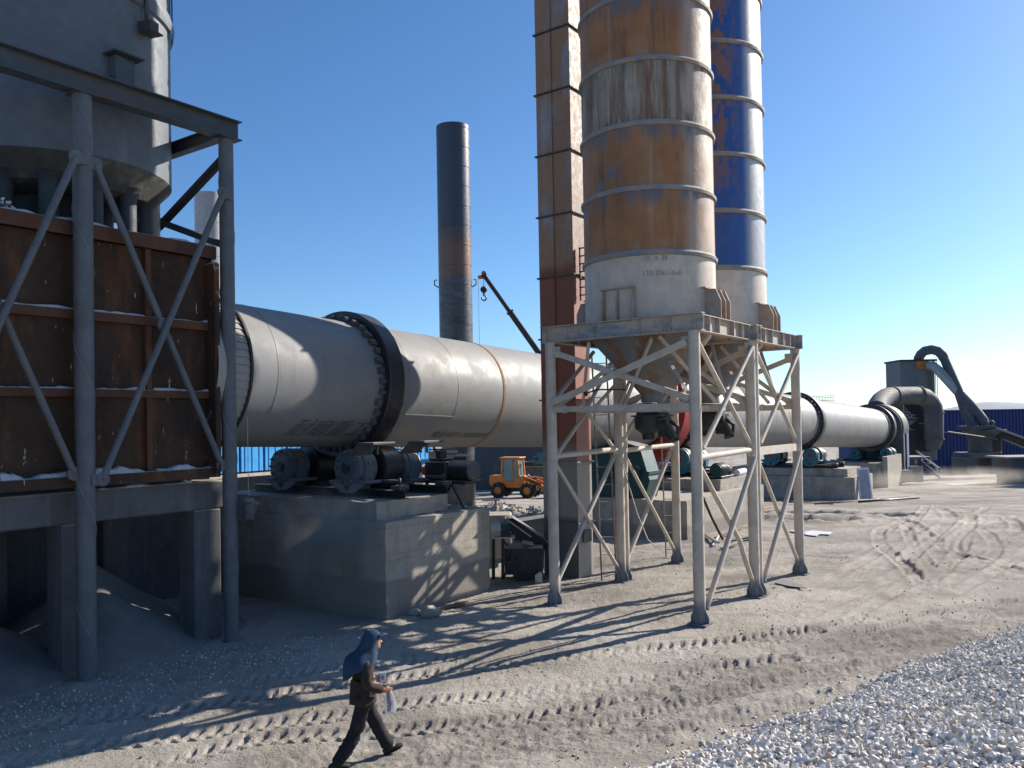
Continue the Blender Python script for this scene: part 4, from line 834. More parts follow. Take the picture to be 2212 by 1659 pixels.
dust_strip(b, 1.3, BS1, BN - .10, BZ1 + .012, .14, .05, 3.); dust_strip(b, 8.0, 9.9, 14.94, 3.282, .12, .05, 9.); b.build('settled_dust', m_lime, t)
# heap of burnt lime on the bin roof
a_ = rng.uniform(1.5, 9.8, 6000); q_ = rng.uniform(15.1, 19, 6000); zz = 7.75 + .85 * np.exp(-((a_ - 5.4) / 1.5) ** 2) + .1 * rng.uniform(-1, 1, 6000); pts = np.stack([.5799 * a_ - .8147 * q_, .8147 * a_ + .5799 * q_, zz], 1)
ok = (a_ < 7.4) | (rng.uniform(0, 1, 6000) < .15); o = scatter('lime_stones', pts[ok], rng.lognormal(-3.2, .3, ok.sum()), m_stone, 45); tag(o, 'bluish white stones heaped on the bin roof under the vessel', 'lime stones', kind='stuff')
aa, qq = np.meshgrid(np.linspace(1.4, 8.6, 40), np.linspace(15.06, 19.1, 30)); zz = 7.70 + .85 * np.exp(-((aa - 5.4) / 1.5) ** 2); b = MB()
b.loft([[K(aa[j, i], qq[j, i], zz[j, i]) for i in range(40)] for j in range(30)], True, False, False); tag(b.build('lime_heap', m_lime), 'low lime heap under the stones on the bin roof', 'lime heap', kind='stuff')

# concrete frame below the bin
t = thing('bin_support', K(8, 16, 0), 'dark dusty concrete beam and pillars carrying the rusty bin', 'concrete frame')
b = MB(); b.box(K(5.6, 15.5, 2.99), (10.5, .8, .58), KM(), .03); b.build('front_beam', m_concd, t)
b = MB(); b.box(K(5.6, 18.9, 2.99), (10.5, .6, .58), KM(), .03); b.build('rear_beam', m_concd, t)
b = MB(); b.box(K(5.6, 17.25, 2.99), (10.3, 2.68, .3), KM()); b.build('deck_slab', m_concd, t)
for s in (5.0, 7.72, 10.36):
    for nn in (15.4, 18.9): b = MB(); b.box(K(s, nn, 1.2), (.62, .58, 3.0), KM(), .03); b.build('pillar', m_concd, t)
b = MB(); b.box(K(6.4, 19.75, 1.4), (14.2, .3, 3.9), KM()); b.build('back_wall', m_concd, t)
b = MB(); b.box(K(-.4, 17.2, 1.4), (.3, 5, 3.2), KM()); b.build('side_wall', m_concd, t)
# dust heaps under the hoppers
m_dustheap = mat('fallen_kiln_dust', (.20, .185, .175), .97, 0, [((.15, .14, .135), (.8, .8, 1.6), .45, .7, .6)], bump=(14, .4))
def cone_heap(s, nn, r, h, label, seed):
    b = MB(); rg = []
    for i in range(26):
        f = i / 25; row = []
        for k in range(56):
            a = 2 * math.pi * k / 56; x = math.cos(a) * r * f; y = math.sin(a) * r * .9 * f; p = K(s + x, nn + y, 0)
            g = zg(p.x, p.y) if f > .8 else 0.; hh = h * (1 - f) ** 1.15 * (1 + .12 * math.sin(3 * a + seed)) + .06 * float(vnoise(np.array(x * 2.), np.array(y * 2.), seed))
            row.append(Vector((p.x, p.y, max(hh, 0) * 1.0 + g - (.08 if f > .97 else 0))))
        rg.append(row)
    b.loft(rg, True, False); o = b.build('dust_heap', m_dustheap); return tag(o, label, 'dust heap', kind='stuff')
cone_heap(9.0, 17.0, 2.6, 1.45, 'grey dust slope between the two columns below the bin', 1)
cone_heap(6.0, 16.9, 2.7, 1.25, 'grey dust slope at the far left below the bin', 2)
cone_heap(10.3, 16.6, 1.8, .5, 'thin dust skirt around the concrete pillar near the pier', 4)

# ------------------------------------------------------------------ preheater vessel
VC = Vector((-9.35, 17.1, 0)); VR = 2.24; VZ = 9.52
t = thing('preheater_vessel', VC + UZ * 7.8, 'large grey round preheater vessel on a ring of dark pipes, top left', 'vessel'); ves = t
MB().lathe(VC, UZ, [(VZ, VR), (VZ + .3, VR), (12.0, VR), (12.75, VR)], 96, False).build('shell', m_vessel, t)
MB().lathe(VC, UZ, [(12.75, VR), (12.78, VR + .06), (12.95, VR + .09), (13.1, VR + .05), (13.1, VR + .05), (13.14, VR), (14., VR), (18., VR)], 96, True).build('upper_shell', m_vessel, t)
MB().lathe(VC, UZ, [(VZ, VR), (VZ - .02, VR - .02), (VZ - .45, VR - .42), (VZ - .55, VR - .9), (VZ - .5, .4)], 96, False).build('bottom_cone', m_vlow, t)
for k in range(14):
    a = 2 * math.pi * k / 14 + .22; d = Vector((math.cos(a), math.sin(a), 0)); b = MB(); b.tube(VC + d * (VR - .52) + UZ * (VZ - .2), VC + d * (VR - .52) + UZ * 7.6, .175, seg=20)
    b.lathe(VC + d * (VR - .52), UZ, [(VZ - .33, .3), (VZ - .45, .2), (VZ - .6, .16)], 20, False); b.build('outlet_pipe', m_pipe, t)
b = MB(); b.lathe(VC, UZ, [(7.6, 1.1), (VZ - .5, 1.1)], 40, False); b.build('core_drum', m_dark, t)
a_r = math.atan2(-.38, .925)
def VP(x, y, r=VR):      # point on the shell seen at a print position
    o = Vector((0, 0, EYE)); d = PX(x, y, 10) - o; A_ = d.x ** 2 + d.y ** 2; B_ = -(d.x * VC.x + d.y * VC.y); C_ = VC.x ** 2 + VC.y ** 2 - r * r; k = (-B_ - math.sqrt(max(0, B_ * B_ - A_ * C_))) / A_; return o + d * k
p = VP(256, 152); nd = Vector((p.x - VC.x, p.y - VC.y, 0)).normalized(); q = VP(256, 118); side = nd.cross(UZ)
b = MB(); b.box(p + nd * .05 - UZ * .12, (.34, .4, .62), Matrix((nd, side, UZ)).transposed(), .01); b.build('stub_duct', m_hood, ves)
b = MB(); b.box(p + nd * .10 + UZ * .22, (.55, .62, .03), Matrix((nd, side, UZ)).transposed()); b.build('stub_flange', m_beam, ves)
p = VP(308, 62); nd = Vector((p.x - VC.x, p.y - VC.y, 0)).normalized(); side = nd.cross(UZ)
b = MB(); b.box(p + nd * .15 + UZ * .0, (.3, .25, .22), Matrix((nd, side, UZ)).transposed(), .02); b.tube(p + nd * .1 + UZ * .1, p + nd * .1 + UZ * .75, .04, seg=8); b.box(p + nd * .2 - UZ * .12, (.3, .34, .03), Matrix((nd, side, UZ)).transposed()); b.build('poke_hole_box', m_pipe, ves)
# caged ladder at the right edge
p = PX(364, 40, 17.6); b = MB(); dn = Vector((p.x - VC.x, p.y - VC.y, 0)).normalized(); tg = dn.cross(UZ)
for e in (-.12, .12): b.bar(Vector((p.x, p.y, 12.6)) + tg * e + dn * .05, Vector((p.x, p.y, 17)) + tg * e + dn * .05, .03, .03, dn)
for k in range(14): z = 12.7 + k * .3; b.bar(Vector((p.x, p.y, z)) + tg * .12 + dn * .05, Vector((p.x, p.y, z)) - tg * .12 + dn * .05, .02, .02)
b.build('ladder', m_bluef, ves)
# pale lit riser beside the outlet pipes
p = PX(328, 470, 18.2); b = MB(); b.tube(Vector((p.x, p.y, 7.7)), Vector((p.x, p.y, 9.35)), .17, seg=20); b.build('riser_pipe', m_elevs, ves)
# feed chute joining vessel line and kiln inlet
t = thing('kiln_feed_chamber', K(9.5, 16.8, 3.3), 'grey feed chamber behind the column where the kiln tube enters', 'feed chamber')
b = MB(); b.box(K(10.33, 16.6, 5.6), (.12, 3.9, 4.3), KM(), .03); b.build('face_plate', m_rustbox, t)

# hanging bucket on a rope
pb = PX(537, 1102, 17.2)
t = thing('hanging_bucket', pb, 'small dust-caked bucket hanging on a rope beside the grey column', 'bucket')
b = MB(); b.lathe(pb - UZ * .16, Vector((.12, 0, 1)), [(-.02, .10), (.0, .11), (.16, .13), (.30, .15), (.32, .15), (.30, .13)], 20); b.build('pail', m_hood, t)
b = MB(); b.sphere(pb + UZ * .2, .13, 10, 7, (1, 1, .55)); b.box(pb + Vector((.12, 0, .17)), (.2, .16, .05), Matrix.Rotation(.5, 3, 'Y')); b.build('rag', m_dustheap, t)
b = MB(); b.tube(pb + UZ * .2, Vector((pb.x, pb.y, 4.6)), .006, seg=5); b.build('rope', m_tpale, t)
# ------------------------------------------------------------------ plant beyond the kiln, on the right
def V3(x, y, Y): return PX((3350 + x / 3.017) / 1.808, (1300 + y / 3.017) / 1.808, Y)
def V6(x, y, Y): return PX((3400 + x / 3.687) / 1.808, (1650 + y / 3.687) / 1.808, Y)
def zgv(p): return zg(p.x, p.y)
def vbox(b, p0, p1, depth, bev=0.):   # box from top-left and bottom-right points at one depth
    c = (p0 + p1) / 2; b.box(Vector((c.x, c.y + depth / 2, c.z)), (abs(p1.x - p0.x), depth, abs(p0.z - p1.z)), None, bev)
t = thing('kiln_hood', AX(80), 'dark kiln hood with bluish side plate closing the far end of the kiln', 'kiln hood')
b = MB(); b.lathe(AX(78.75), KD, [(0, 1.75), (0, 2.12), (0, 2.12), (1.9, 2.2), (1.9, 2.2), (2.3, 1.4), (2.3, .01)], 64, False); b.build('hood_ring', m_hood, t)
b = MB(); b.box(K(79.75, 16.43, .6), (1.7, 4.1, 4.4), KM(), .05); b.build('chamber', m_hood, t)
b = MB(); b.box(K(80.2, 14.3, .9), (.9, .06, 3.7), KM()); b.build('side_plate', m_hoodb, t)
b = MB(); b.prism([V3(560, 1130, 76), V3(600, 1140, 76), V3(603, 1350, 76), V3(560, 1425, 76)], (0, 1, 0), .12); b.build('rusty_door', m_rustseam, t)
b = MB(); b.prism([V3(478, 1005, 75.5), V3(510, 1040, 75.5), V3(578, 1118, 75.5), V3(545, 1118, 75.5)], (0, 1, 0), .6); b.build('sloped_plate', m_elevs, t)
t = thing('exhaust_duct', V3(900, 900, 80), 'thick grey segmented duct arching over the kiln hood and down', 'duct')
pts = [V3(x, y, Y) for x, y, Y in ((225, 905, 75), (240, 850, 76), (275, 800, 77), (330, 760, 78), (400, 742, 79), (560, 740, 80), (710, 738, 81), (790, 760, 81.5), (850, 810, 82), (890, 880, 82), (898, 950, 82), (898, 1060, 82), (898, 1250, 82), (880, 1330, 82), (820, 1360, 82))]
b = MB(); b.path(pts, .86, 28, True, True, [.86] * 12 + [.85, .7, .3]); b.build('duct_tube', m_duct, t)
b = MB()
for i in (4, 6, 10, 12): d = (pts[i] - pts[i - 1]).normalized(); b.lathe(pts[i], d, [(-.05, .84), (-.05, .95), (.05, .95), (.05, .84)], 28, False)
b.build('joint_flange', m_duct, t)
t = thing('settling_chamber', V3(700, 1300, 84), 'dark steel settling chamber below the arching duct', 'chamber')
b = MB(); b.prism([V3(535, 840, 83.5), V3(880, 840, 83.5), V3(880, 1400, 83.5), V3(610, 1400, 83.5), V3(610, 1090, 83.5), V3(700, 1030, 83.5)], (0, 1, 0), 2.2); b.build('body', m_dark, t)
b = MB(); vbox(b, V3(590, 1140, 83), V3(700, 1470, 83), 1.5, .05); b.build('lower_casing', m_dark, t)
b = MB(); [b.bar(V3(a, c, 82.9), V3(a2, c2, 82.9), .05, .05) for a, c, a2, c2 in ((540, 820, 540, 1130), (480, 925, 620, 935), (500, 960, 690, 965), (500, 1000, 700, 1005), (505, 960, 540, 1000), (540, 1000, 575, 960), (575, 960, 615, 1000), (615, 1000, 655, 965), (600, 1125, 640, 1128), (720, 1070, 775, 1070), (885, 1158, 1065, 1172), (1005, 930, 1002, 1160), (985, 1225, 1000, 1180))]; b.build('railing', m_lil, t)
t = thing('tie_pipe', V3(1000, 1170, 82), 'thin dark pipe sagging between the duct and the mill', 'pipe'); b = MB(); b.path([V3(1060, 1172, 83), V3(1300, 1205, 84), V3(1500, 1235, 85), V3(1690, 1262, 86)], .12, 8); b.build('pipe', m_dark, t)
m_bag = mat('filter_cladding', (.13, .15, .165), .65, 0, [((.17, .18, .18), (.5, .5, .3), .5, .7, .5)], bump=None)
t = thing('bag_filter', V3(720, 600, 92), 'tall grey ribbed filter box with an orange patch near its top', 'filter box')
b = MB(); vbox(b, V3(498, 325, 92), V3(936, 1500, 92), 3.6, .04); b.build('casing', m_bag, t)
b = MB()
for k in range(23):
    x = 500 + k * 19.6
    if 680 < x < 815: continue
    p = V3(x, 335, 91.95); q = V3(x, 1000, 91.95); b.bar(p, Vector((p.x, q.y, q.z)), .05, .06)
for k in range(14): p = V3(938, 325, 92.15 + k * .26); b.bar(p, p - UZ * 9, .05, .05)
b.build('rib', m_bag, t)
b = MB(); vbox(b, V3(690, 335, 91.8), V3(815, 420, 91.8), .15); b.build('orange_patch', mat('orange_patch_paint', (.42, .15, .03), .7), t)
b = MB(); vbox(b, V3(495, 316, 91.85), V3(939, 330, 91.85), 3.9); b.build('top_rim', m_dark, t)
t = thing('arched_pipe', V3(870, 200, 90), 'grey pipe arching up from the filter box and down to the mill', 'pipe', 'pipes between the filter box and the mill')
b = MB(); b.path([V3(x, y, Y) for x, y, Y in ((712, 350, 93), (718, 300, 92.5), (745, 250, 92), (790, 213, 92), (870, 197, 91.5), (945, 215, 91), (995, 262, 91), (1015, 300, 91))], .52, 20); b.build('bend', m_duct, t)
b = MB(); b.path([V3(x, y, Y) for x, y, Y in ((1015, 296, 91), (1100, 490, 90), (1200, 720, 89), (1290, 960, 88), (1370, 1150, 87))], .52, 20, radii=[.48, .48, .5, .58, .45]); b.build('down_pipe', m_duct, t)
t = thing('feed_pipe', V3(1000, 500, 90), 'pale sloping pipe from the orange patch down to the mill top', 'pipe', 'pipes between the filter box and the mill')
b = MB(); b.path([V3(x, y, Y) for x, y, Y in ((845, 385, 91.5), (880, 388, 91), (950, 440, 90.5), (1210, 725, 89))], .50, 20); b.build('upper_pipe', m_ductp, t)
b = MB(); b.path([V3(x, y, Y) for x, y, Y in ((1207, 722, 89), (1330, 880, 88), (1425, 975, 87.5), (1475, 1030, 87), (1490, 1100, 87))], .5, 20, radii=[.5, .68, .58, .52, .52]); b.build('lower_pipe', m_duct, t)
t = thing('grinding_mill', V3(1490, 1400, 87), 'grey grinding mill tower on a concrete base by the blue shed', 'mill')
b = MB(); vbox(b, V3(1355, 1098, 86), V3(1628, 1140, 86), 3.2, .03); b.build('top_plate', m_duct, t)
c0 = V3(1490, 1140, 87.6); c1 = V3(1485, 1415, 87.6); L_ = c0.z - c1.z
b = MB(); b.lathe(Vector((c0.x, c0.y, c1.z)), UZ, [(0, 1.55), (L_ * .55, 1.55), (L_ * .75, 1.7), (L_, 2.1), (L_, 2.1)], 40); b.build('body', m_duct, t)
b = MB(); b.sphere(V3(1578, 1062, 87), .3, 14, 9); b.build('knob', m_duct, t)
b = MB(); vbox(b, V3(1330, 1418, 86), V3(1650, 1475, 86), 3.5, .03); b.build('base_slab', m_concd, t)
for x in (1280, 1575): b = MB(); vbox(b, V3(x, 1476, 86), V3(x + 125, 1660, 86), 3, .03); b.build('base_pillar', m_concd, t)
t = thing('belt_gallery', V3(1800, 1180, 86), 'pale ribbed conveyor cover sloping down right of the mill', 'conveyor')
b = MB(); b.bar(V3(1635, 1128, 86), V3(2080, 1290, 86), .9, .16); b.build('cover', m_elevs, t)
b = MB()
for k in range(30): c = V3(1640, 1122, 85.6).lerp(V3(2080, 1284, 85.6), k / 29); b.box(c, (.1, .12, .24))
b.build('cover_rib', m_ductp, t)
b = MB(); b.bar(V3(1640, 1180, 86.2), V3(2080, 1360, 86.2), .8, .7); b.build('belt_casing', m_dark, t)
b = MB(); vbox(b, V3(1590, 1230, 86), V3(1700, 1400, 86), 2, .04); b.sphere(V3(1680, 1250, 85.7), .18); b.build('drive_unit', m_dark, t)
t = thing('cladding_shed', Vector((60, 108, 0)), 'long low navy blue clad shed on the right horizon', 'shed')
Z1 = 4.72
b = MB(); a0 = Vector((49.5, 104, 0)); a1 = Vector((96, 112, 0)); dd = (a1 - a0).normalized(); nn_ = Vector((-dd.y, dd.x, 0)); c = (a0 + a1) / 2 + nn_ * 8
b.box(c + UZ * ((Z1 - 4) / 2), ((a1 - a0).length, 16, Z1 + 4), Matrix((dd, nn_, UZ)).transposed()); b.build('wall', m_shed, t)
b = MB(); L_ = (a1 - a0).length
for k in range(int(L_ / .5)): b.box(a0 + dd * (k * .5 + .2) - nn_ * .03 + UZ * ((Z1 - 4) / 2), (.12, .06, Z1 + 3.9), Matrix((dd, nn_, UZ)).transposed())
b.build('wall_rib', m_shed, t)
b = MB(); b.box(c + UZ * (Z1 + .05), (L_ + .6, 16.6, .1), Matrix((dd, nn_, UZ)).transposed()); b.build('roof', m_shed, t)
t = thing('shadow_building', Vector((57, 70, 0)), 'dark unseen building past the right end of the yard, added for its shadow', 'shed')  # unseen building added to cast the shadow on the far yard
b = MB(); b.box(Vector((56, 69.5, 1.6)), (14, 6.5, 7.6), None, .05); b.build('wall', m_hood, t); b = MB(); b.box(Vector((56, 69.5, 5.5)), (14.6, 7.1, .2)); b.build('roof', m_shed, t)
t = thing('dark_hopper', PX(2205, 1020, 70), 'dark hopper wall with a pale lip at the right edge', 'hopper')
b = MB(); p = PX(2195, 992, 70); b.box(Vector((p.x + 2.0, 71.5, p.z - 1.6)), (4.2, 2.6, 3.4), None, .05); b.build('wall', m_concd, t); b = MB(); b.box(Vector((p.x + 1.6, 71.2, p.z + .16)), (5.2, 3.3, .12)); b.build('lip', m_elevs, t)
# stair and platforms at the hood
t = thing('steel_stair', V6(850, 700, 74), 'steel stair with pale handrails descending from the hood platform', 'stair')
b = MB()
for dy in (0, 1.0): b.bar(V6(715, 560, 74 + dy), V6(1000, 800, 74 + dy), .05, .16)
b.build('stringer', m_dark, t); b = MB()
for k in range(11): c = V6(735, 575, 74.5).lerp(V6(990, 790, 74.5), k / 10); b.box(c, (.22, 1.0, .03))
b.build('tread', m_lil, t); b = MB()
for dy in (0, 1.0):
    b.tube(V6(650 + dy * 25, 405, 74 + dy), V6(970 + dy * 25, 655, 74 + dy), .03, seg=8); b.tube(V6(740, 475, 74 + dy), V6(740, 575, 74 + dy), .025, seg=6); b.tube(V6(960, 645, 74 + dy), V6(965, 765, 74 + dy), .025, seg=6)
b.build('handrail', m_wht, t)
t = thing('hood_platform', V6(650, 520, 75), 'low concrete landing with pale edges between pier and stair', 'platform')
b = MB(); vbox(b, V6(425, 500, 74.8), V6(880, 530, 74.8), 3); b.build('slab', m_concd, t)
b = MB(); vbox(b, V6(425, 531, 75), V6(700, 680, 75), 2.5); b.build('base_wall', m_concd, t)
for x in (640, 725, 845): b = MB(); vbox(b, V6(x, 531, 74.9), V6(x + 32, 600, 74.9), .4); b.build('bracket', m_white, t)
t = thing('concrete_block', V6(530, 780, 73), 'pale stepped concrete block on the ground right of the capped pier', 'concrete block')
b = MB(); vbox(b, V6(415, 690, 72), V6(600, 860, 72), 1.6, .04); b.build('lower_step', m_conc, t); b = MB(); vbox(b, V6(413, 615, 72.6), V6(460, 690, 72.6), 1.2, .03); b.build('upper_step', m_conc, t)
t = tag(MB().box(V6(632, 740, 74), (1.2, .8, 1.4), None, .04).build('concrete_block', m_conc), 'smaller pale concrete block behind the stepped one, nearer the stair', 'concrete block')
# railing behind the kiln
t = thing('tank_platform', PX(1776, 900, 72), 'round railed tank top showing above the kiln', 'tank')
b = MB(); b.box(PX(1776, 905, 73), (3.2, 2, 2.6), None, .05); b.build('tank', m_hood, t)
b = MB()
for y in (857, 864): b.tube(PX(1752, y, 72), PX(1801, y + 1, 72), .025, seg=6)
for k in range(9): x = 1752 + k * 6.1; b.tube(PX(x, 856, 72), PX(x, 873, 72), .018, seg=5)
b.tube(PX(1775, 853, 74), PX(1801, 854, 72), .02, seg=5); b.build('railing', m_white, t)

# ------------------------------------------------------------------ stacks, crane
def chimney(name, x, ytop, Y, r, zb, m, label, band=None):
    p = PX(x, ytop, Y); t = thing(name, Vector((p.x, p.y, zb)), label, 'chimney'); b = MB(); c = Vector((p.x, p.y, 0))
    b.lathe(c, UZ, [(zb, r)] + [(z, r) for z in np.linspace(zb + .5, p.z, 40)] + [(p.z, r - .05), (p.z - 1.2, r - .05)], 64, False); b.build('stack', m, t)
    b = MB(); z = zb + 1.
    k = 0
    while z < p.z - .3:
        # helical plate joints read as slightly tilted rings
        pts = [c + Vector((math.cos(a) * r, math.sin(a) * r, z + .10 * math.cos(a + .5))) for a in np.linspace(0, 2 * math.pi, 49)]
        b.path(pts, .018, 4, caps=False); z += 1.22; k += 1
    b.build('weld_ring', m, t)
    if band:
        for sg in (-1, 1): b = MB(); q = c + Vector((sg * (r + .1), 0, band)); b.path([q + UZ * .22, q + Vector((sg * .16, 0, .2)), q + Vector((sg * .16, 0, -.1)), q - Vector((sg * .08, 0, .25))], .04, 6); b.build('lifting_lug', m_dark, t)
    return t
chimney('chimney', 978, 275, 52, 1.04, -1.6, m_chim, 'tall blue-black steel chimney with a rusty middle band', 13.1)
chimney('chimney', 453, 421, 60, 1.05, -1.6, m_white, 'short pale grey chimney top seen through the column frame')
t = thing('mobile_crane', Vector((6.5, 56, -1.4)), 'mobile crane with dark telescopic boom rising behind the kiln', 'crane')
b0_ = PX(1300, 955, 56); tip = PX(1045, 594, 56); d_ = (tip - b0_).normalized()
for f0, f1, r_ in ((0, .52, .24), (.50, .78, .19), (.76, 1, .14)):
    p, q = b0_.lerp(tip, f0), b0_.lerp(tip, f1); b = MB(); b.bar(p, q, r_ * 2, r_ * 2, bev=.04); b.bar(q - d_ * .1, q + d_ * .02, r_ * 2.5, r_ * 2.5); b.build('boom_section', m_tyre, t)
b = MB(); b.prism([tip + Vector((-.42, 0, -.05)), tip + Vector((-.38, 0, -.22)), tip + Vector((.12, 0, -.2)), tip + Vector((.1, 0, .16)), tip + Vector((-.05, 0, .22)), tip + Vector((-.1, 0, .02))], (0, 1, 0), .35); b.tube(tip + Vector((0, -.05, .12)), tip + Vector((0, .4, .12)), .16, seg=14); b.build('boom_head', mat('dull_orange_head', (.4, .17, .03), .6), t)
h = Vector((tip.x - .02, tip.y + .2, tip.z)); b = MB(); b.tube(h, h - UZ * .75, .02, seg=5); b.tube(Vector((tip.x - .38, tip.y + .2, tip.z - .1)), Vector((tip.x - .38, tip.y + .2, 6)), .012, seg=4); b.build('cable', m_wire, t)
b = MB(); hb = h - UZ * .95; b.sphere(hb, .24, 12, 8, (1, .8, 1)); b.tube(hb - UZ * .15, hb - UZ * .42, .07, seg=8); b.path([hb + Vector((math.cos(a) * .16, 0, -.58 + math.sin(a) * .16)) for a in np.linspace(1.4, -3.4, 12)], .05, 6); b.build('hook_block', m_dark, t)
b = MB(); g = Vector((7.5, 56, -1.3)); b.box(g + UZ * 1.2, (7.5, 2.3, .5), None, .05); b.build('chassis', m_dark, t)
b = MB(); b.box(g + Vector((-.8, 0, 2.1)), (2.4, 1.9, 1.3), None, .1); b.build('turret', m_orange, t); b = MB(); b.box(g + Vector((3.0, -.2, 2.0)), (1.3, 1.8, 1.5), None, .12); b.build('driver_cab', m_red, t)
for x in (-2.6, -1.2, 2.6):
    for y in (-1.05, 1.05): b = MB(); b.lathe(g + Vector((x, y - .15, .5)), Vector((0, 1, 0)), [(0, .25), (0, .46), (.03, .5), (.27, .5), (.3, .46), (.3, .25)], 24); b.build('wheel', m_rubber, t)

# ------------------------------------------------------------------ wheel loader
LG = Vector((.25, 61.5, 0)); th = R(-20); LF = Vector((math.cos(th), math.sin(th), 0)); LS = Vector((-LF.y, LF.x, 0)) * 1.0  # LS points away from the camera
lz = zg(LG.x, LG.y) + .02
def L(f, s, z): return LG + LF * f + LS * s + UZ * (z + lz)
LM = Matrix((LF, LS, UZ)).transposed()
t = thing('wheel_loader', L(0, 0, 0), 'orange wheel loader with glazed cab and bucket lowered to the right', 'wheel loader')
def side_prism(b, pts, s0, s1): b.prism([L(f, s0, z) for f, z in pts], LS, s1 - s0)
b = MB(); side_prism(b, [(-1.75, .75), (.55, .75), (.75, 1.05), (.75, 1.55), (.35, 1.62), (.05, 1.2), (-.55, 1.2), (-.85, 1.6), (-1.9, 1.62), (-1.95, 1.1)], -.62, .62); b.build('body', m_orange, t)
b = MB(); side_prism(b, [(-1.85, .45), (.4, .45), (.5, .78), (-1.7, .78)], -.4, .4); side_prism(b, [(.4, .5), (1.6, .5), (1.6, .95), (.4, .95)], -.35, .35); b.build('chassis', m_dark, t)
cb = MB()
for s in (-.6, .6):
    for f, f2 in ((-.95, -.9), (.45, .30)): cb.bar(L(f, s, 1.2), L(f2, s, 2.85), .09, .12)
    cb.bar(L(-.1, s, 1.2), L(-.12, s, 2.85), .06, .06)
cb.box(L(-.3, 0, 2.92), (1.6, 1.42, .1), LM, .03); cab = cb.build('cab', m_orange, t)
b = MB(); side_prism(b, [(-.9, 1.22), (.42, 1.22), (.29, 2.84), (-.87, 2.84)], -.56, .56); b.build('cab_glass', m_glass, cab)
b = MB(); b.path([L(.5, -.45, 1.6), L(.5, -.45, 2.3), L(.42, -.45, 2.45)], .03, 6); b.box(L(.5, -.5, 2.35), (.06, .2, .3), LM); b.build('mirror', m_dark, cab)
b = MB(); b.sphere(L(.72, -.5, 1.55), .12, 10, 7); b.sphere(L(.72, .5, 1.55), .12, 10, 7); b.build('headlight', m_white, t)
for s in (-.42, .42):
    b = MB(); pts = [(.55, 1.5), (.7, 1.62), (1.9, 1.15), (2.55, .55), (2.75, .25), (2.55, .2), (2.3, .45), (1.75, .92), (.6, 1.32)]; b.prism([L(f, s - .05, z) for f, z in pts], LS, .1); arm = b.build('lift_arm', m_orange, t)
    if s < 0: text_mesh('LUGONG', .26, lambda x, y, s=s: L(1.0 + x * .9, s - .075, 1.27 - x * .36 + y * .9), 'lettering', m_blacktxt, arm, 0, .01)
b = MB(); b.bar(L(1.3, 0, 1.5), L(2.2, 0, 1.35), .12, .14); b.bar(L(2.2, 0, 1.65), L(2.3, 0, .9), .14, .16); b.bar(L(2.25, 0, 1.0), L(2.7, 0, .75), .1, .1); b.build('bell_crank', m_orange, t)
b = MB(); b.tube(L(.6, 0, 1.25), L(1.6, 0, 1.45), .07, seg=10); b.tube(L(.9, -.42, .8), L(1.8, -.42, 1.0), .06, seg=8); b.tube(L(.9, .42, .8), L(1.8, .42, 1.0), .06, seg=8); b.build('hydraulic_ram', m_pipe, t)
b = MB(); prof = [(2.55, .85), (2.5, .45), (2.65, .12), (3.35, .0), (3.38, .03), (2.75, .18), (2.6, .48), (2.64, .85)]; b.prism([L(f, -1.05, z) for f, z in prof], LS, 2.1)
for s in (-1.07, 1.03): b.prism([L(f, s, z) for f, z in ((2.55, .85), (2.5, .45), (2.65, .12), (3.35, .0), (3.1, .5), (2.75, .86))], LS, .04)
b.build('bucket', m_steelp, t)
for f in (-1.15, 1.1):
    for s in (-.82, .82):
        b = MB(); c = L(f, s, .56); b.lathe(c - LS * .19, LS, [(0, .28), (0, .48), (.04, .55), (.34, .55), (.38, .48), (.38, .28)], 36, False)
        for k in range(18):
            a = 2 * math.pi * k / 18; rd = LF * math.cos(a) + UZ * math.sin(a); b.box(c + rd * .56 + LS * (.08 if k % 2 else -.08), (.06, .2, .08), frame(LF * -math.sin(a) + UZ * math.cos(a), rd))
        wh = b.build('wheel', m_rubber, t); b = MB(); b.lathe(c - LS * .16, LS, [(0, .1), (.03, .29), (.29, .29), (.32, .1)], 28); b.build('rim', m_orange, wh)
b = MB(); b.tube(L(-1.3, .3, 1.6), L(-1.3, .3, 2.1), .05, seg=8); b.build('exhaust', m_dark, t)
# piers, and a dark wall in place of a shaded second kiln, behind the loader
t = thing('kiln_stand_in', Vector((8, 78, -2)), 'long dark wall standing in for another kiln, in shade behind the loader', 'shed'); b = MB(); b.box(Vector((6, 80, .2)), (24, 4, 5.0), None, .05); b.build('wall', m_hood, t); b = MB(); b.box(Vector((6, 79.8, 2.8)), (24.6, 5, .2)); b.build('roof', m_elevs, t)
def V4(x, y, Y): return PX((1650 + x / 3.687) / 1.808, (1650 + y / 3.687) / 1.808, Y)
t = thing('concrete_trough', V4(1300, 600, 70), 'pale stepped concrete trough behind the loader cab', 'concrete trough'); b = MB(); vbox(b, V4(1180, 545, 71), V4(1370, 640, 71), 3, .05); b.build('upper_block', m_conc, t); b = MB(); vbox(b, V4(1160, 620, 70), V4(1440, 760, 70), 3, .05); b.build('lower_block', m_conc, t)
t = thing('concrete_wall', V4(1600, 700, 68), 'grey concrete wall between loader bucket and the elevator', 'concrete wall'); b = MB(); vbox(b, V4(1440, 630, 69), V4(2300, 1010, 69), 1.5, .05); b.build('wall', m_concd, t); b = MB(); vbox(b, V4(1440, 612, 68.9), V4(2300, 632, 68.9), 1.8, .02); b.build('coping', m_conc, t)
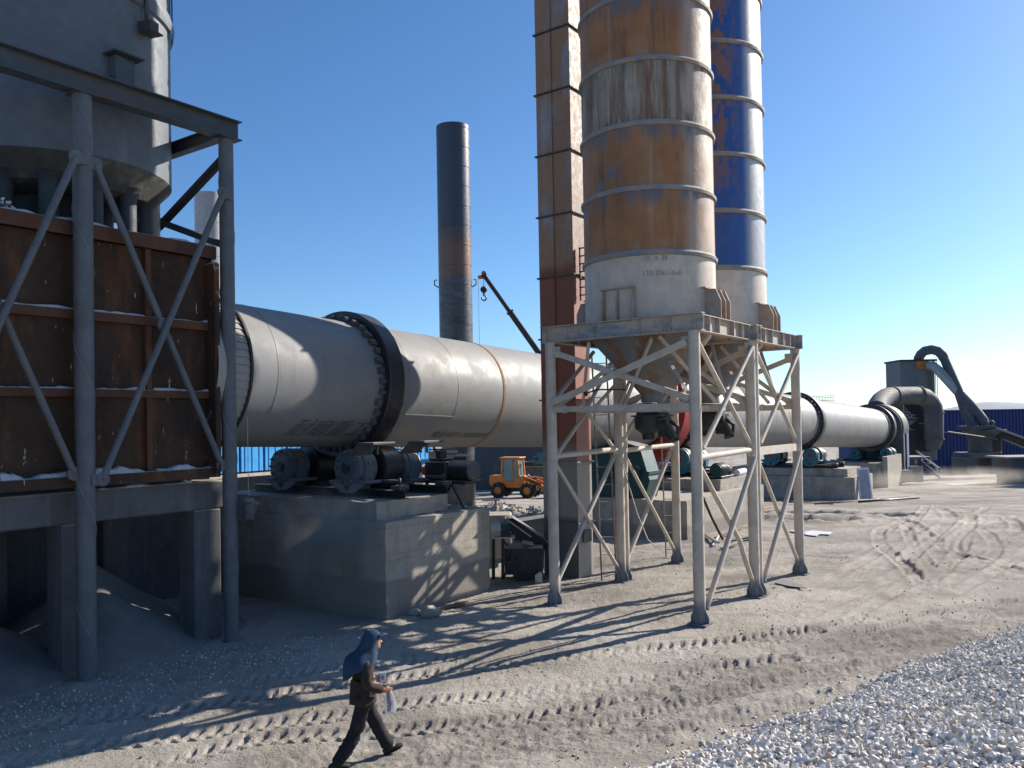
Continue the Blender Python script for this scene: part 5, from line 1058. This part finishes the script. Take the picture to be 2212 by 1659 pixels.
t = thing('far_bearing', V4(1690, 500, 68.5), 'small teal bearing on the concrete wall left of the elevator', 'bearing'); b = MB(); b.tube(V4(1690, 490, 68), V4(1690, 490, 69.5), .33, seg=20); b.box(V4(1690, 560, 68.8), (1.2, 1, .5), None, .05); b.build('housing', m_teal, t); b = MB(); b.box(V4(1590, 590, 68.8), (1.6, 1, .35), None, .05); b.tube(V4(1620, 540, 68), V4(1640, 500, 68), .2, seg=10); b.build('base_plate', m_dark, t)

# ------------------------------------------------------------------ blue canopy behind the near pier
t = thing('blue_canopy', K(24, 27, 2.6), 'bright blue clad gallery with dark gaps, seen under the kiln', 'gallery')
for i, s in enumerate(np.arange(16., 30.6, 1.12)):
    b = MB(); b.box(K(s, 27, 4.0), (1.0, .06, 2.7), KM()); [b.box(K(s + k * .33 - .33, 26.96, 4.0), (.02, .02, 2.7), KM()) for k in range(3)]; b.build('cladding_sheet', m_blue, t)
b = MB(); b.box(K(23.3, 27.2, 4.0), (15.5, .1, 2.6), KM()); b.build('backing_frame', m_bluef, t)
b = MB(); b.bar(K(15, 26.9, 2.52), K(31.2, 26.9, 2.52), .12, .12); b.build('bottom_rail', m_tpale, t)
for s in (16, 20, 24, 28, 31): b = MB(); b.bar(K(s, 27.1, -.2), K(s, 27.1, 2.6), .18, .18); b.bar(K(s - .9, 27.1, 1.5), K(s, 27.1, 2.5), .07, .07); b.build('post', m_bluef, t)
t = thing('yard_wall', K(24, 28.5, 0), 'dark grey wall in the gap under the blue gallery', 'wall'); b = MB(); b.box(K(22, 28.6, 1.0), (20, .3, 3.2), KM()); b.build('wall', m_hood, t)
t = thing('blue_stand', PX(905, 1000, 26), 'blue steel portal frame beside the near riding ring', 'steel stand')
b = MB(); b.bar(PX(862, 1001, 27.5), PX(938, 996, 25.5), .22, .16); b.build('top_rail', m_blue, t)
for x, Y in ((932, 25.6), (868, 27.4)): p = PX(x, 1003, Y); b = MB(); b.bar(Vector((p.x, p.y, 0)), p, .16, .16); b.build('post', m_bluef, t)
b = MB(); b.bar(PX(878, 1008, 27), PX(905, 1040, 26.5), .09, .09); b.build('knee_brace', m_blue, t)
# mixer and blower on stands
t = thing('steel_stand', K(16.95, 15.0, 2.18), 'black steel stand with diagonal legs on the back of the stepped pier', 'steel stand')
b = MB(); b.box(K(16.95, 15.1, 2.84), (.8, 2.2, .07), KM()); b.build('table_top', m_dark, t)
for nn in (14.1, 14.95, 15.8):
    for s in (16.6, 17.3): b = MB(); b.bar(K(s, nn, 2.18), K(s, nn, 2.8), .07, .07); b.build('leg', m_dark, t)
b = MB(); b.bar(K(16.62, 14.1, 2.2), K(16.62, 14.5, 2.8), .05, .05); b.bar(K(16.62, 14.95, 2.2), K(16.62, 14.5, 2.8), .05, .05); b.bar(K(16.62, 14.95, 2.2), K(16.62, 15.35, 2.8), .05, .05); b.bar(K(16.62, 15.8, 2.2), K(16.62, 15.35, 2.8), .05, .05); b.build('diagonal_brace', m_dark, t)
t = thing('blower_motor', K(16.95, 14.2, 2.9), 'large black cylindrical motor with its sunlit round end cap coloured paler', 'motor')
b = MB(); b.tube(K(16.95, 14.05, 3.13), K(16.95, 14.75, 3.13), .27, seg=32); b.build('barrel', m_dark, t); b = MB(); b.lathe(K(16.95, 14.05, 3.13), -NV, [(0, .27), (.05, .26), (.09, .2), (.11, .01)], 32, False); b.build('end_cap', m_concd, t)  # end cap paler than the barrel: sunlight put into its colour
b = MB(); b.box(K(16.95, 15.1, 3.13), (.6, .75, .5), KM(), .04); b.box(K(16.95, 15.1, 3.42), (.5, .5, .08), KM(), .02); b.box(K(16.8, 15.0, 3.56), (.25, .2, .2), KM(), .02); b.box(K(16.8, 15.0, 3.69), (.5, .36, .03), KM()); b.build('gear_case', m_dark, t)
b = MB(); b.tube(K(16.95, 15.45, 3.1), K(16.95, 15.75, 3.1), .12, seg=16); b.box(K(16.95, 15.6, 3.1), (.2, .12, .3), KM(), .02); b.build('coupling', m_red, t)
t = thing('mixer_tank', K(17.2, 17.2, 2.9), 'dark green horizontal tank behind the blue stand', 'tank'); b = MB(); b.tube(K(17.2, 16.1, 3.0), K(17.2, 17.9, 3.0), .4, seg=28); b.build('drum', m_green, t); b = MB(); b.box(K(17.2, 17, 2.5), (.8, 1.8, .5), KM(), .03); b.build('saddle', m_dark, t)
b = MB(); [b.box(K(17.0, 16.4 + k * .35, 3.45 + .1 * (k % 2)), (.3, .25, .2), KM(), .02) for k in range(4)]; b.build('fitting', m_conc, t)
t = thing('lean_sheet', PX(962, 1010, 27), 'triangular pale sheet leaning beside the chimney foot', 'metal sheet'); b = MB(); b.prism([PX(935, 965, 27), PX(985, 1030, 27), PX(938, 1030, 27)], (0, 1, 0), .03); b.build('sheet', m_conc, t); b = MB(); b.bar(PX(936, 965, 26.9), PX(1000, 1050, 26.9), .06, .06); b.build('pole', m_dark, t)
for i, (x, y0, w__, h_) in enumerate(((955, 1000, .9, .7), (990, 1010, .6, .8))):
    p = PX(x, y0, 29); t = thing('machine_cabinet', p, ('pale machine cabinet left of the chimney foot', 'dark machine cabinet in front of the chimney foot')[i], 'cabinet', 'cabinets by the chimney foot'); b = MB(); b.box(p, (w__, .6, h_), None, .03); b.build('case', (m_conc, m_dark)[i], t); b = MB(); b.box(p + UZ * (h_ / 2 + .03), (w__ + .12, .7, .05)); b.build('lid', m_white, t)

# ------------------------------------------------------------------ chain conveyor between pier and elevator
def V5(x, y, Y): return PX((1850 + x / 3.686) / 1.808, (1950 + y / 3.686) / 1.808, Y)
t = thing('chain_conveyor', V5(700, 1000, 23), 'black chain conveyor boot with sloping chute between pier and elevator', 'conveyor')
b = MB(); b.prism([V5(450, 280, 23.6), V5(560, 270, 23.6), V5(1050, 600, 23.2), V5(1050, 720, 23.2), V5(900, 690, 23.3), V5(540, 560, 23.6), V5(450, 420, 23.6)], (0, 1, 0), .7); b.build('chute', m_dark, t)
b = MB(); b.bar(V5(500, 272, 23.8), V5(860, 525, 23.6), .5, .03); b.bar(V5(925, 565, 23.6), V5(1010, 630, 23.5), .5, .03); b.build('lit_chute_edge', m_tpale, t)  # pale strips paint the sunlit top edges of the chute
b = MB(); vbox(b, V5(440, 700, 23), V5(1003, 1080, 23), .9, .02); b.build('boot', m_dark, t)
b = MB(); b.box(V5(975, 870, 23.5) + Vector((.07, -.05, 0)), (.02, .8, .58)); b.build('lit_boot_end', m_tpale, t)  # pale panel paints the sunlit end face of the dark boot
b = MB(); b.box(V5(780, 625, 22.9), (.3, .5, .03), Matrix.Rotation(R(12), 3, 'Y')); b.box(V5(890, 680, 22.9), (.4, .5, .02)); b.build('boot_lid', m_conc, t)
b = MB(); [b.bar(V5(x, 560, 22.8), V5(x, 1150, 22.8), .09, .09) for x in (285, 420)]; b.bar(V5(425, 585, 22.7), V5(490, 675, 22.7), .06, .06); b.bar(V5(420, 1150, 22.8), V5(560, 850, 22.8), .09, .06); b.bar(V5(440, 910, 22.8), V5(650, 905, 22.8), .07, .05); b.build('support_leg', m_dark, t)
b = MB(); b.box(V5(430, 540, 22.8), (.62, .5, .03)); b.build('motor_shelf', m_tpale, t)
b = MB(); b.prism([V5(560, 1080, 23), V5(940, 1080, 23), V5(800, 1230, 23), V5(640, 1230, 23)][::-1], (0, 1, 0), .8); b.build('boot_hopper', m_dark, t)
t = thing('gear_motor', V5(380, 430, 22.8), 'small white and teal gear motor on the conveyor shelf', 'motor'); c = V5(440, 395, 22.8)
b = MB(); b.tube(V5(255, 415, 22.8), V5(395, 400, 22.8), .145, seg=24); [b.lathe(V5(300 + k * 14, 410, 22.8), Vector((1, 0, .05)), [(0, .14), (0, .165), (.015, .165), (.015, .14)], 20, False) for k in range(6)]; b.build('motor_body', m_wht, t)
b = MB(); b.tube(V5(395, 400, 22.8), V5(500, 390, 22.8), .20, seg=28); b.lathe(V5(420, 398, 22.8), Vector((1, 0, .05)), [(0, .2), (0, .25), (.04, .25), (.04, .2)], 28, False); b.lathe(V5(480, 392, 22.8), Vector((1, 0, .05)), [(0, .2), (0, .26), (.06, .26), (.06, .2)], 28, False); b.box(V5(465, 500, 22.8), (.3, .3, .12), None, .02); b.build('gear_case', m_green, t)
t = tag(MB().prism([V5(880, 1100, 22.6), V5(955, 1050, 22.6), V5(985, 1065, 22.6), V5(990, 1200, 22.6), V5(890, 1200, 22.6)], (0, 1, 0), .14).build('sack', m_tpale), 'pale sack hanging at the foot of the conveyor boot', 'sack')
p = V5(350, 250, 26); t = tag(MB().box(Vector((p.x, p.y, p.z - .55)), (.85, 1.2, 1.3), None, .05).build('concrete_block', m_conc), 'pale concrete block behind the right end of the stepped pier', 'concrete block')
t = thing('bench_rail', V5(250, 10, 26), 'thin steel rail on a post above the pale block', 'rail'); b = MB(); b.bar(V5(120, 10, 25.5), V5(375, 10, 25.5), .05, .05); b.bar(V5(315, 10, 25.5), V5(318, 165, 25.5), .07, .07); b.build('rail', m_ladder, t)
p = V5(850, 420, 27); t = tag(MB().prism([V5(540, 340, 27), V5(1010, 265, 27), V5(1100, 265, 27), V5(1100, 800, 27), V5(540, 800, 27)], (0, 1, 0), 1.).build('screen_sheet', m_hood), 'dark sloped sheet wall behind the chain conveyor', 'sheet wall')
# ------------------------------------------------------------------ things lying in the yard
def lie(x, y, dz=.0):
    p = GP(x, y); 
    for _ in range(6): p = GP(x, y, zg(p.x, p.y))
    return p + UZ * dz
m_wood = mat('dusty_plank', (.22, .19, .16), .85, 0, [((.33, .3, .27), (2, 2, 2), .5, .7, .6)], bump=(20, .2))
p = PX(1868, 1077, 51.); t = thing('leaning_plate', p, 'tall bluish white flat trough leaning on the low pier', 'metal plate')
q = PX(1852, 1013, p.y + .35); q2 = PX(1875, 1012, p.y + .35); p0 = PX(1859, 1078, p.y - .2); p1 = PX(1883, 1078, p.y - .2)
b = MB(); b.prism([p0, p1, q2, q], (.2, 1, .1), .05); b.build('plate', m_lil, t); b = MB()
for a, c in ((p0, q), (p1, q2), (q, q2)): b.bar(a, c, .10, .05, Vector((0, -1, 0)))
b.build('rim', m_wht, t)
for i, (x0, y0, x1, y1, r_, m_, lb, nm) in enumerate((
  (1552, 1108, 1655, 1088, .045, m_rustseam, 'upper of two pinkish pipes lying behind the tower legs', 'pipe'), (1590, 1113, 1668, 1096, .045, m_rustseam, 'lower of two pinkish pipes lying behind the tower legs', 'pipe'),
  (1855, 1086, 1985, 1077, .06, m_tyre, 'long dark bar on the ground right of the leaning plate', 'bar'), (1760, 1090, 1900, 1080, .05, m_wood, 'grey plank among offcuts below the low pier', 'plank'), (1690, 1085, 1800, 1090, .03, m_rustseam, 'thin rusty rod on the ground below the low pier', 'rod'))):
    a, c = lie(x0, y0, r_), lie(x1, y1, r_); tag(MB().tube(a, c, r_, seg=8).build(nm, m_), lb, nm)
a, c = lie(1890, 1078, .02), lie(1960, 1072, .02); tag(MB().bar(a, c, .4, .04).build('board', m_conc), 'pale board lying below the capped pier', 'board')
def sheet(pts, m_, lb, nm, cat_):
    P_ = [lie(x, y, .03) for x, y in pts]; return tag(MB().prism(P_, UZ, .015).build(nm, m_), lb, cat_)
sheet([(1729, 1153), (1755, 1148), (1798, 1152), (1792, 1157), (1770, 1156), (1764, 1160), (1745, 1158)], m_wht, 'torn white sheet lying flat right of the last tower leg', 'sheet', 'sheet')
sheet([(1705, 1148), (1730, 1147), (1740, 1152), (1722, 1153)], m_wht, 'small white scrap beside the torn sheet', 'scrap', 'scrap')
sheet([(2040, 1046), (2110, 1043), (2120, 1046), (2060, 1050)], m_wht, 'thin pale strip on the far yard near the shadow', 'strip', 'strip')
sheet([(1672, 1262), (1700, 1254), (1730, 1268), (1742, 1274), (1706, 1270)], m_dark, 'crumpled dark rag on the ground by the twin legs', 'rag', 'rag')
# scrap pile behind the front leg
sp = [((1524, 1158, 1552, 1180), .10, m_wood, 'plank', 'short wooden plank on the scrap pile'), ((1545, 1165, 1600, 1150), .07, m_rustseam, 'bar', 'rusty bar across the scrap pile'), ((1560, 1188, 1600, 1178), .16, m_conc, 'board', 'pale board in front of the scrap pile'),
      ((1575, 1172, 1628, 1166), .14, m_dark, 'channel', 'black steel channel right of the scrap pile'), ((1580, 1178, 1620, 1172), .06, m_dark, 'channel', 'thinner black channel under the larger one'), ((1540, 1182, 1556, 1160), .05, m_wht, 'strip', 'white strip sticking up from the scrap pile')]
for (x0, y0, x1, y1), w__, m_, nm, lb in sp: tag(MB().bar(lie(x0, y0, .06), lie(x1, y1, .12), w__, .05).build(nm, m_), lb, nm)
for x, y, r_, lb in ((930, 1333, .20, 'large rounded boulder at the foot of the stepped pier'), (897, 1330, .12, 'smaller stone left of the large boulder'), (1178, 1205, .1, 'stone by the foot of the chain conveyor')):
    p = lie(x, y); b = MB(); b.sphere(p + UZ * r_ * .55, r_, 20, 14, (1.3, .9, .75)); rr_ = random.random() * 9
    tag(b.build('boulder', m_conc, warp=lambda v: v + (v - p) * .5 * float(fbm(np.array(v.x * 4 + rr_), np.array(v.y * 4 + v.z * 5), 3, 3))), lb, 'boulder')
sheet([(955, 1318), (985, 1305), (1012, 1302), (1000, 1312)], mat('red_brown_board', (.22, .11, .07), .8), 'red brown board on the ground beside the boulder', 'board', 'board')
t = thing('low_rack', lie(1620, 1125), 'small white slatted rack at the end of the gearbox pier', 'rack'); p = lie(1618, 1128); b = MB()
for k in range(4): b.bar(p + Vector((-.25, 0, .2 + k * .32)), p + Vector((.3, 0, .2 + k * .32)), .3, .04)
b.build('shelf', m_tpale, t); b = MB(); [b.bar(p + Vector((x, 0, 0)), p + Vector((x, 0, 1.35)), .06, .3) for x in (-.25, .3)]; b.build('upright', m_conc, t)

# ------------------------------------------------------------------ the walking worker
FB = GP(742, 1648); FF = GP(832, 1632); hd = Vector((FF.x - FB.x, FF.y - FB.y, 0)); hd = Vector((.90, .436, 0)).normalized(); sd_ = Vector((hd.y, -hd.x, 0))
PC = GP(785, 1636); PC.z = zg(PC.x, PC.y); SC = 1.0
def H(f, s, z): return PC + hd * (f * SC) + sd_ * (s * SC) + UZ * (z * SC)
def skin(name, joints, edges, m_, parent, sub=2, label=None, root=0, noise=0., seed=0):
    me = bpy.data.meshes.new(name); me.from_pydata([H(*j[:3]) for j in joints], edges, []); o = bpy.data.objects.new(name, me); col.objects.link(o)
    md = o.modifiers.new('s', 'SKIN'); md.use_smooth_shade = True; md.branch_smoothing = .6
    for i, j in enumerate(joints):
        v = me.skin_vertices[0].data[i]; v.radius = (j[3], j[4] if len(j) > 4 else j[3]); v.use_root = (i == root)
    sb = o.modifiers.new('u', 'SUBSURF'); sb.levels = sub; sb.render_levels = sub
    bpy.context.view_layer.update(); nm = bpy.data.meshes.new_from_object(o.evaluated_get(bpy.context.evaluated_depsgraph_get())); bpy.data.objects.remove(o)
    off = wloc(parent) if parent else Vector()
    for v in nm.vertices:
        c = v.co.copy()
        if noise:
            q = (c - PC); k = float(fbm(np.array(q.x * 9 + q.z * 5 + seed), np.array(q.y * 9 - q.z * 16), 3, seed)); c = c + v.normal * (k * noise)
        v.co = c - off
    nm.materials.clear(); nm.materials.append(m_); nm.polygons.foreach_set('use_smooth', [True] * len(nm.polygons)); o = bpy.data.objects.new(name, nm); col.objects.link(o)
    if parent: o.parent = parent
    if label: o['label'] = label
    return o
m_skin = mat('weathered_skin', (.38, .19, .12), .55, bump=None); m_jack = mat('brown_work_jacket', (.034, .023, .017), .9, 0, [((.055, .04, .03), (7, 7, 7), .5, .7, .6)], bump=(80, .3))
m_trou = mat('black_work_trousers', (.016, .016, .02), .9, 0, [((.04, .04, .045), (6, 6, 6), .55, .7, .6)], dust=None, bump=(80, .3)); m_hoodc = mat('blue_cloth_hood', (.016, .045, .085), .9, 0, [((.035, .08, .13), (8, 8, 8), .5, .7, .6)], bump=(90, .3))
m_shoe = mat('black_work_shoe', (.02, .019, .018), .7, 0, bump=None)
PER = thing('person', H(0, 0, 0), 'person walking right in blue hood, brown jacket and dark trousers, carrying a small clear bag', 'person')
# body (one continuous surface, mostly clothed)
hipz = .88
J = [(0, 0, .90, .12, .10), (.0, 0, 1.10, .115, .09), (.03, 0, 1.30, .13, .10), (.08, 0, 1.42, .05), (.11, 0, 1.47, .05), (.15, 0, 1.56, .085, .075), (.16, 0, 1.64, .06),
     (.0, .10, .86, .08), (-.12, .11, .47, .04), (-.41, .10, .12, .03), (-.30, .10, .04, .035),      # near leg trails
     (.0, -.10, .86, .08), (.19, -.10, .49, .04), (.37, -.10, .12, .03), (.48, -.10, .09, .035),     # far leg leads
     (.03, .18, 1.37, .06), (-.03, .25, 1.12, .045), (.20, .20, 1.01, .035),                          # near arm
     (.03, -.18, 1.37, .06), (.0, -.24, 1.12, .045), (.22, -.14, 1.04, .035)]
Ed = [(0, 1), (1, 2), (2, 3), (3, 4), (4, 5), (5, 6), (0, 7), (7, 8), (8, 9), (9, 10), (0, 11), (11, 12), (12, 13), (13, 14), (2, 15), (15, 16), (16, 17), (2, 18), (18, 19), (19, 20)]
body = skin('body', J, Ed, m_skin, PER)
# face: nose, brow, chin, ear
hb = MB(); HC = (.155, 0, 1.575)
def head_ring(z, fr, bk, wd, n=20): return [H(HC[0] + (fr if math.cos(a) > 0 else bk) * math.cos(a), wd * math.sin(a), z) for a in [2 * math.pi * k / n for k in range(n)]]
hb.loft([head_ring(1.46, .03, .05, .045), head_ring(1.475, .085, .06, .05), head_ring(1.50, .10, .08, .065), head_ring(1.54, .098, .095, .074), head_ring(1.58, .100, .10, .078), head_ring(1.62, .096, .10, .077), head_ring(1.66, .075, .08, .06), head_ring(1.69, .03, .03, .025)])
hd_o = hb.build('head', m_skin, PER)
b = MB(); b.loft([[H(.25, .008, 1.60), H(.25, -.008, 1.60), H(.25, 0, 1.605)], [H(.262, .016, 1.55), H(.262, -.016, 1.55), H(.285, 0, 1.555)], [H(.25, .015, 1.54), H(.25, -.015, 1.54), H(.262, 0, 1.537)]]); b.build('nose', m_skin, hd_o)
b = MB(); [b.sphere(H(.243, s, 1.595), .011, 8, 6) for s in (-.032, .032)]; b.build('eyes', m_blacktxt, hd_o)
b = MB(); b.box(H(.252, 0, 1.512), (.012, .045, .008), Matrix((hd, sd_, UZ)).transposed()); b.build('mouth', mat('lip_skin', (.28, .10, .08), .5, bump=None), hd_o)
for s in (-1, 1): b = MB(); b.sphere(H(.15, s * .078, 1.57), .03, 10, 8, (.7, .35, 1.1), Matrix((hd, sd_, UZ)).transposed()); b.build('ear', m_skin, hd_o)
# hair fringe under the hood
b = MB(); b.loft([head_ring(1.60, .06, .108, .085), head_ring(1.66, .06, .09, .072), head_ring(1.70, .02, .04, .03)]); b.build('hair', m_blacktxt, PER)
# trousers, jacket
skin('trousers', [(0, 0, .93, .12, .11), (0, .085, .86, .115, .125), (-.06, .10, .66, .108), (-.13, .11, .46, .098), (-.25, .105, .26, .095), (-.415, .10, .07, .085), (0, -.085, .86, .115, .125), (.10, -.10, .68, .11), (.19, -.10, .49, .10), (.28, -.10, .29, .094), (.40, -.10, .075, .088)],
     [(0, 1), (1, 2), (2, 3), (3, 4), (4, 5), (0, 6), (6, 7), (7, 8), (8, 9), (9, 10)], m_trou, PER, noise=.035, seed=3)
jk = skin('jacket', [(.0, 0, 1.0, .13, .11), (.0, 0, 1.06, .15, .13), (.01, 0, 1.15, .175, .145), (.03, 0, 1.28, .19, .155), (.06, 0, 1.40, .10, .09), (.035, .175, 1.35, .088), (-.01, .245, 1.22, .078), (-.035, .27, 1.10, .076), (.09, .25, 1.03, .070), (.215, .205, .985, .060), (.035, -.175, 1.35, .088), (0, -.25, 1.2, .07), (.0, -.25, 1.10, .07), (.12, -.20, 1.05, .065), (.22, -.14, 1.03, .058)],
     [(0, 1), (1, 2), (2, 3), (3, 4), (3, 5), (5, 6), (6, 7), (7, 8), (8, 9), (3, 10), (10, 11), (11, 12), (12, 13), (13, 14)], m_jack, PER, noise=.03, seed=8)
b = MB(); rg = []
for z, a_, b_ in ((1.10, .145, .175), (1.02, .155, .187), (.94, .163, .195), (.86, .172, .203), (.79, .178, .21), (.785, .16, .19), (.85, .15, .18)): rg.append([H(a_ * math.cos(t_) * (1 + .04 * math.sin(5 * t_ + z * 8)), b_ * math.sin(t_) * (1 + .04 * math.sin(4 * t_)), z + .02 * math.sin(3 * t_)) for t_ in [2 * math.pi * k / 40 for k in range(40)]])
b.loft(rg, True, False); b.build('jacket_hem', m_jack, PER)
# hood with cape: open at the face
b = MB(); rings = []
for z, cx, rf, rb, wd, gap in ((1.745, .12, .01, .01, .01, 0), (1.735, .125, .05, .06, .045, 0), (1.705, .13, .095, .09, .075, .0), (1.665, .135, .125, .115, .098, .1), (1.61, .13, .118, .13, .105, .55), (1.55, .11, .108, .145, .11, .75), (1.49, .09, .12, .17, .12, .7), (1.435, .06, .15, .22, .155, .35), (1.39, .03, .16, .245, .21, .15), (1.33, .01, .17, .26, .245, .12), (1.27, .0, .13, .245, .255, .5), (1.215, -.01, .05, .235, .255, 1.1)):
    row = []
    for k in range(37):
        a = gap + (2 * math.pi - 2 * gap) * k / 36; ca, sa = math.cos(a), math.sin(a); wv = 1 + .06 * math.sin(a * 7 + z * 9) * (z < 1.45)
        drop = 0
        if z < 1.30: drop = -.11 * max(0, -ca) ** 3 + .05 * abs(sa)
        row.append(H(cx + (rf if ca > 0 else rb) * ca * wv, wd * sa * wv, z + drop))
    rings.append(row)
b.loft(rings, True, False, False); hc = b.build('hood', m_hoodc, PER)
md = hc.modifiers.new('t', 'SOLIDIFY'); md.thickness = .012
b = MB(); br = []
for k in range(13): a = -1.0 + 2.0 * k / 12; br.append([H(.13 + .118 * math.cos(a), .10 * math.sin(a), 1.672), H(.13 + (.135 + .085 * math.cos(a)) * math.cos(a), .115 * math.sin(a), 1.650 + .008 * math.cos(a))])
b.loft(br, True, False, False); v_ = b.build('visor', m_hoodc, PER); md = v_.modifiers.new('t', 'SOLIDIFY'); md.thickness = .008
# shoes
def shoe(f, s, z, pitch, lbl):
    c = H(f, s, z); fx = (hd * math.cos(pitch) + UZ * math.sin(pitch)); uz = (UZ * math.cos(pitch) - hd * math.sin(pitch)); b = MB(); rg = []
    for x, w_, h_, zo in ((-.085, .02, .03, .03), (-.075, .034, .075, .0), (-.02, .037, .095, .0), (.05, .040, .07, 0), (.12, .045, .055, 0), (.17, .038, .042, 0), (.195, .015, .02, .008)):
        rg.append([c + fx * x + sd_ * (w_ * math.cos(a)) + uz * (zo + h_ * .5 + h_ * .5 * math.sin(a)) for a in [2 * math.pi * k / 14 for k in range(14)]])
    b.loft(rg); o = b.build('shoe', m_shoe, PER); b = MB(); b.prism([c + fx * x + sd_ * y - uz * .012 for x, y in ((-.08, -.035), (.05, -.042), (.14, -.045), (.19, -.02), (.19, .02), (.14, .045), (.05, .042), (-.08, .035))], uz, .016); b.build('sole', m_shoe, o)
shoe(-.40, .10, .03, 0, ''); shoe(.39, -.10, .035, R(18), '')
# hands
def hand(f, s, z, side, dirf, curl):
    c = H(f, s, z); fx = (hd * dirf[0] + sd_ * dirf[1] + UZ * dirf[2]).normalized(); up = (UZ - fx * fx.dot(UZ)).normalized(); sx = fx.cross(up)
    b = MB(); b.loft([[c + fx * x + up * (h_ * math.cos(a)) + sx * (w_ * math.sin(a)) for a in [2 * math.pi * k / 10 for k in range(10)]] for x, h_, w_ in ((-.02, .026, .022), (.02, .036, .018), (.06, .042, .017), (.085, .040, .014))])
    for k, L_ in enumerate((.068, .078, .072, .056)):
        o = c + fx * .08 + up * (.03 - k * .02); p1 = o + fx * (L_ * .42) - sx * side * .008; p2 = p1 + (fx * math.cos(curl) - sx * side * math.sin(curl)) * (L_ * .34); p3 = p2 + (fx * math.cos(curl * 2) - sx * side * math.sin(curl * 2)) * (L_ * .3); b.path([o, p1, p2, p3], .008, 7, radii=[.0095, .009, .008, .0065])
    o = c + fx * .02 + up * .03; b.path([o, o + fx * .03 + up * .018 - sx * side * .012, o + fx * .06 + up * .016 - sx * side * .03], .01, 7, radii=[.012, .0105, .008])
    return b.build('hand', m_skin, PER)
hand(.235, .198, .975, 1, (.9, -.1, -.25), .9); hand(.25, -.125, 1.02, -1, (.9, .2, -.1), .9)
m_film = mat('cloudy_plastic_film', (.55, .58, .62), .25, 0, bump=None, spec=.6); nt_ = m_film.node_tree; nt_.nodes['Principled BSDF'].inputs['Alpha'].default_value = .38
t = thing('plastic_bag', H(.31, .18, .93), 'small clear plastic bag with a dark bottle hanging from the hand', 'bag')
b = MB(); rg = []
for z, r_ in ((.955, .012), (.93, .03), (.88, .06), (.80, .085), (.72, .09), (.66, .07), (.64, .02)): rg.append([H(.315 + r_ * math.cos(a) * (1 + .2 * math.sin(3 * a + z * 20)), .18 + r_ * .7 * math.sin(a), z) for a in [2 * math.pi * k / 18 for k in range(18)]])
b.loft(rg, True, True); b.build('film', m_film, t); b = MB(); b.path([H(.29, .18, .93), H(.30, .18, .85), H(.31, .18, .76), H(.30, .18, .68)], .028, 10, radii=[.016, .024, .028, .022]); b.build('bottle', mat('dark_violet_bottle', (.03, .03, .06), .3, bump=None), t)
t = thing('paper_packet', H(.24, .12, 1.13), 'small white packet with blue print held against the chest', 'packet'); b = MB(); b.box(H(.235, .16, 1.13), (.08, .012, .13), Matrix((hd, sd_, UZ)).transposed(), .003); pk = b.build('packet', m_wht, t)
b = MB(); b.box(H(.225, .168, 1.13), (.03, .004, .05), Matrix((hd, sd_, UZ)).transposed()); b.build('blue_print', m_bluef, t)

# ------------------------------------------------------------------ drifting dust
def dust_cloud(name, c, rad, rot, dens, label, seed, colr=(.97, .90, .80), sc=1.1):
    b = MB(); b.sphere(c, 1, 24, 16, rad, rot); m = bpy.data.materials.new(name + '_air'); m.use_nodes = True; nt = m.node_tree; N = nt.nodes; N.remove(N['Principled BSDF'])
    v = N.new('ShaderNodeVolumePrincipled'); nt.links.new(v.outputs[0], N['Material Output'].inputs['Volume']); v.inputs['Color'].default_value = (*colr, 1); v.inputs['Anisotropy'].default_value = .3
    tc = N.new('ShaderNodeTexCoord'); t = N.new('ShaderNodeTexNoise'); t.inputs['Scale'].default_value = sc; t.inputs['Detail'].default_value = 3; mp = N.new('ShaderNodeMapping'); mp.inputs['Location'].default_value = (seed, 0, 0)
    nt.links.new(tc.outputs['Object'], mp.inputs[0]); nt.links.new(mp.outputs[0], t.inputs[0])
    r = N.new('ShaderNodeMapRange'); r.inputs[1].default_value = .42; r.inputs[2].default_value = .72; nt.links.new(t.outputs['Fac'], r.inputs[0])
    g = N.new('ShaderNodeTexCoord'); sub_ = N.new('ShaderNodeVectorMath'); sub_.operation = 'SUBTRACT'; sub_.inputs[1].default_value = (.5, .5, .5); nt.links.new(g.outputs['Generated'], sub_.inputs[0])
    ln = N.new('ShaderNodeVectorMath'); ln.operation = 'LENGTH'; nt.links.new(sub_.outputs[0], ln.inputs[0]); r2 = N.new('ShaderNodeMapRange'); r2.interpolation_type = 'SMOOTHSTEP'; r2.inputs[1].default_value = .48; r2.inputs[2].default_value = .12; nt.links.new(ln.outputs['Value'], r2.inputs[0])
    mu = N.new('ShaderNodeMath'); mu.operation = 'MULTIPLY'; nt.links.new(r.outputs[0], mu.inputs[0]); nt.links.new(r2.outputs[0], mu.inputs[1]); m2 = N.new('ShaderNodeMath'); m2.operation = 'MULTIPLY'; m2.inputs[1].default_value = dens; nt.links.new(mu.outputs[0], m2.inputs[0]); nt.links.new(m2.outputs[0], v.inputs['Density'])
    o = b.build(name, m); tag(o, label, 'dust cloud', kind='stuff'); return o
dust_cloud('dust_cloud', K(12.2, 13.6, 1.9), (2.0, 1.2, 1.6), KM(), 1.7, 'brownish dust drifting between the grey column and the stepped pier', 1.)
dust_cloud('dust_cloud', GP(2060, 1052, -1.3) + UZ * .5, (9, 5, 1.3), Matrix.Identity(3), .35, 'low pale dust drifting over the far yard near the stair', 4., sc=.35)
for nm_ in ('steel_stand', 'blower_motor'):
    bpy.data.objects[nm_].location += NV * -.62 + DV * .12
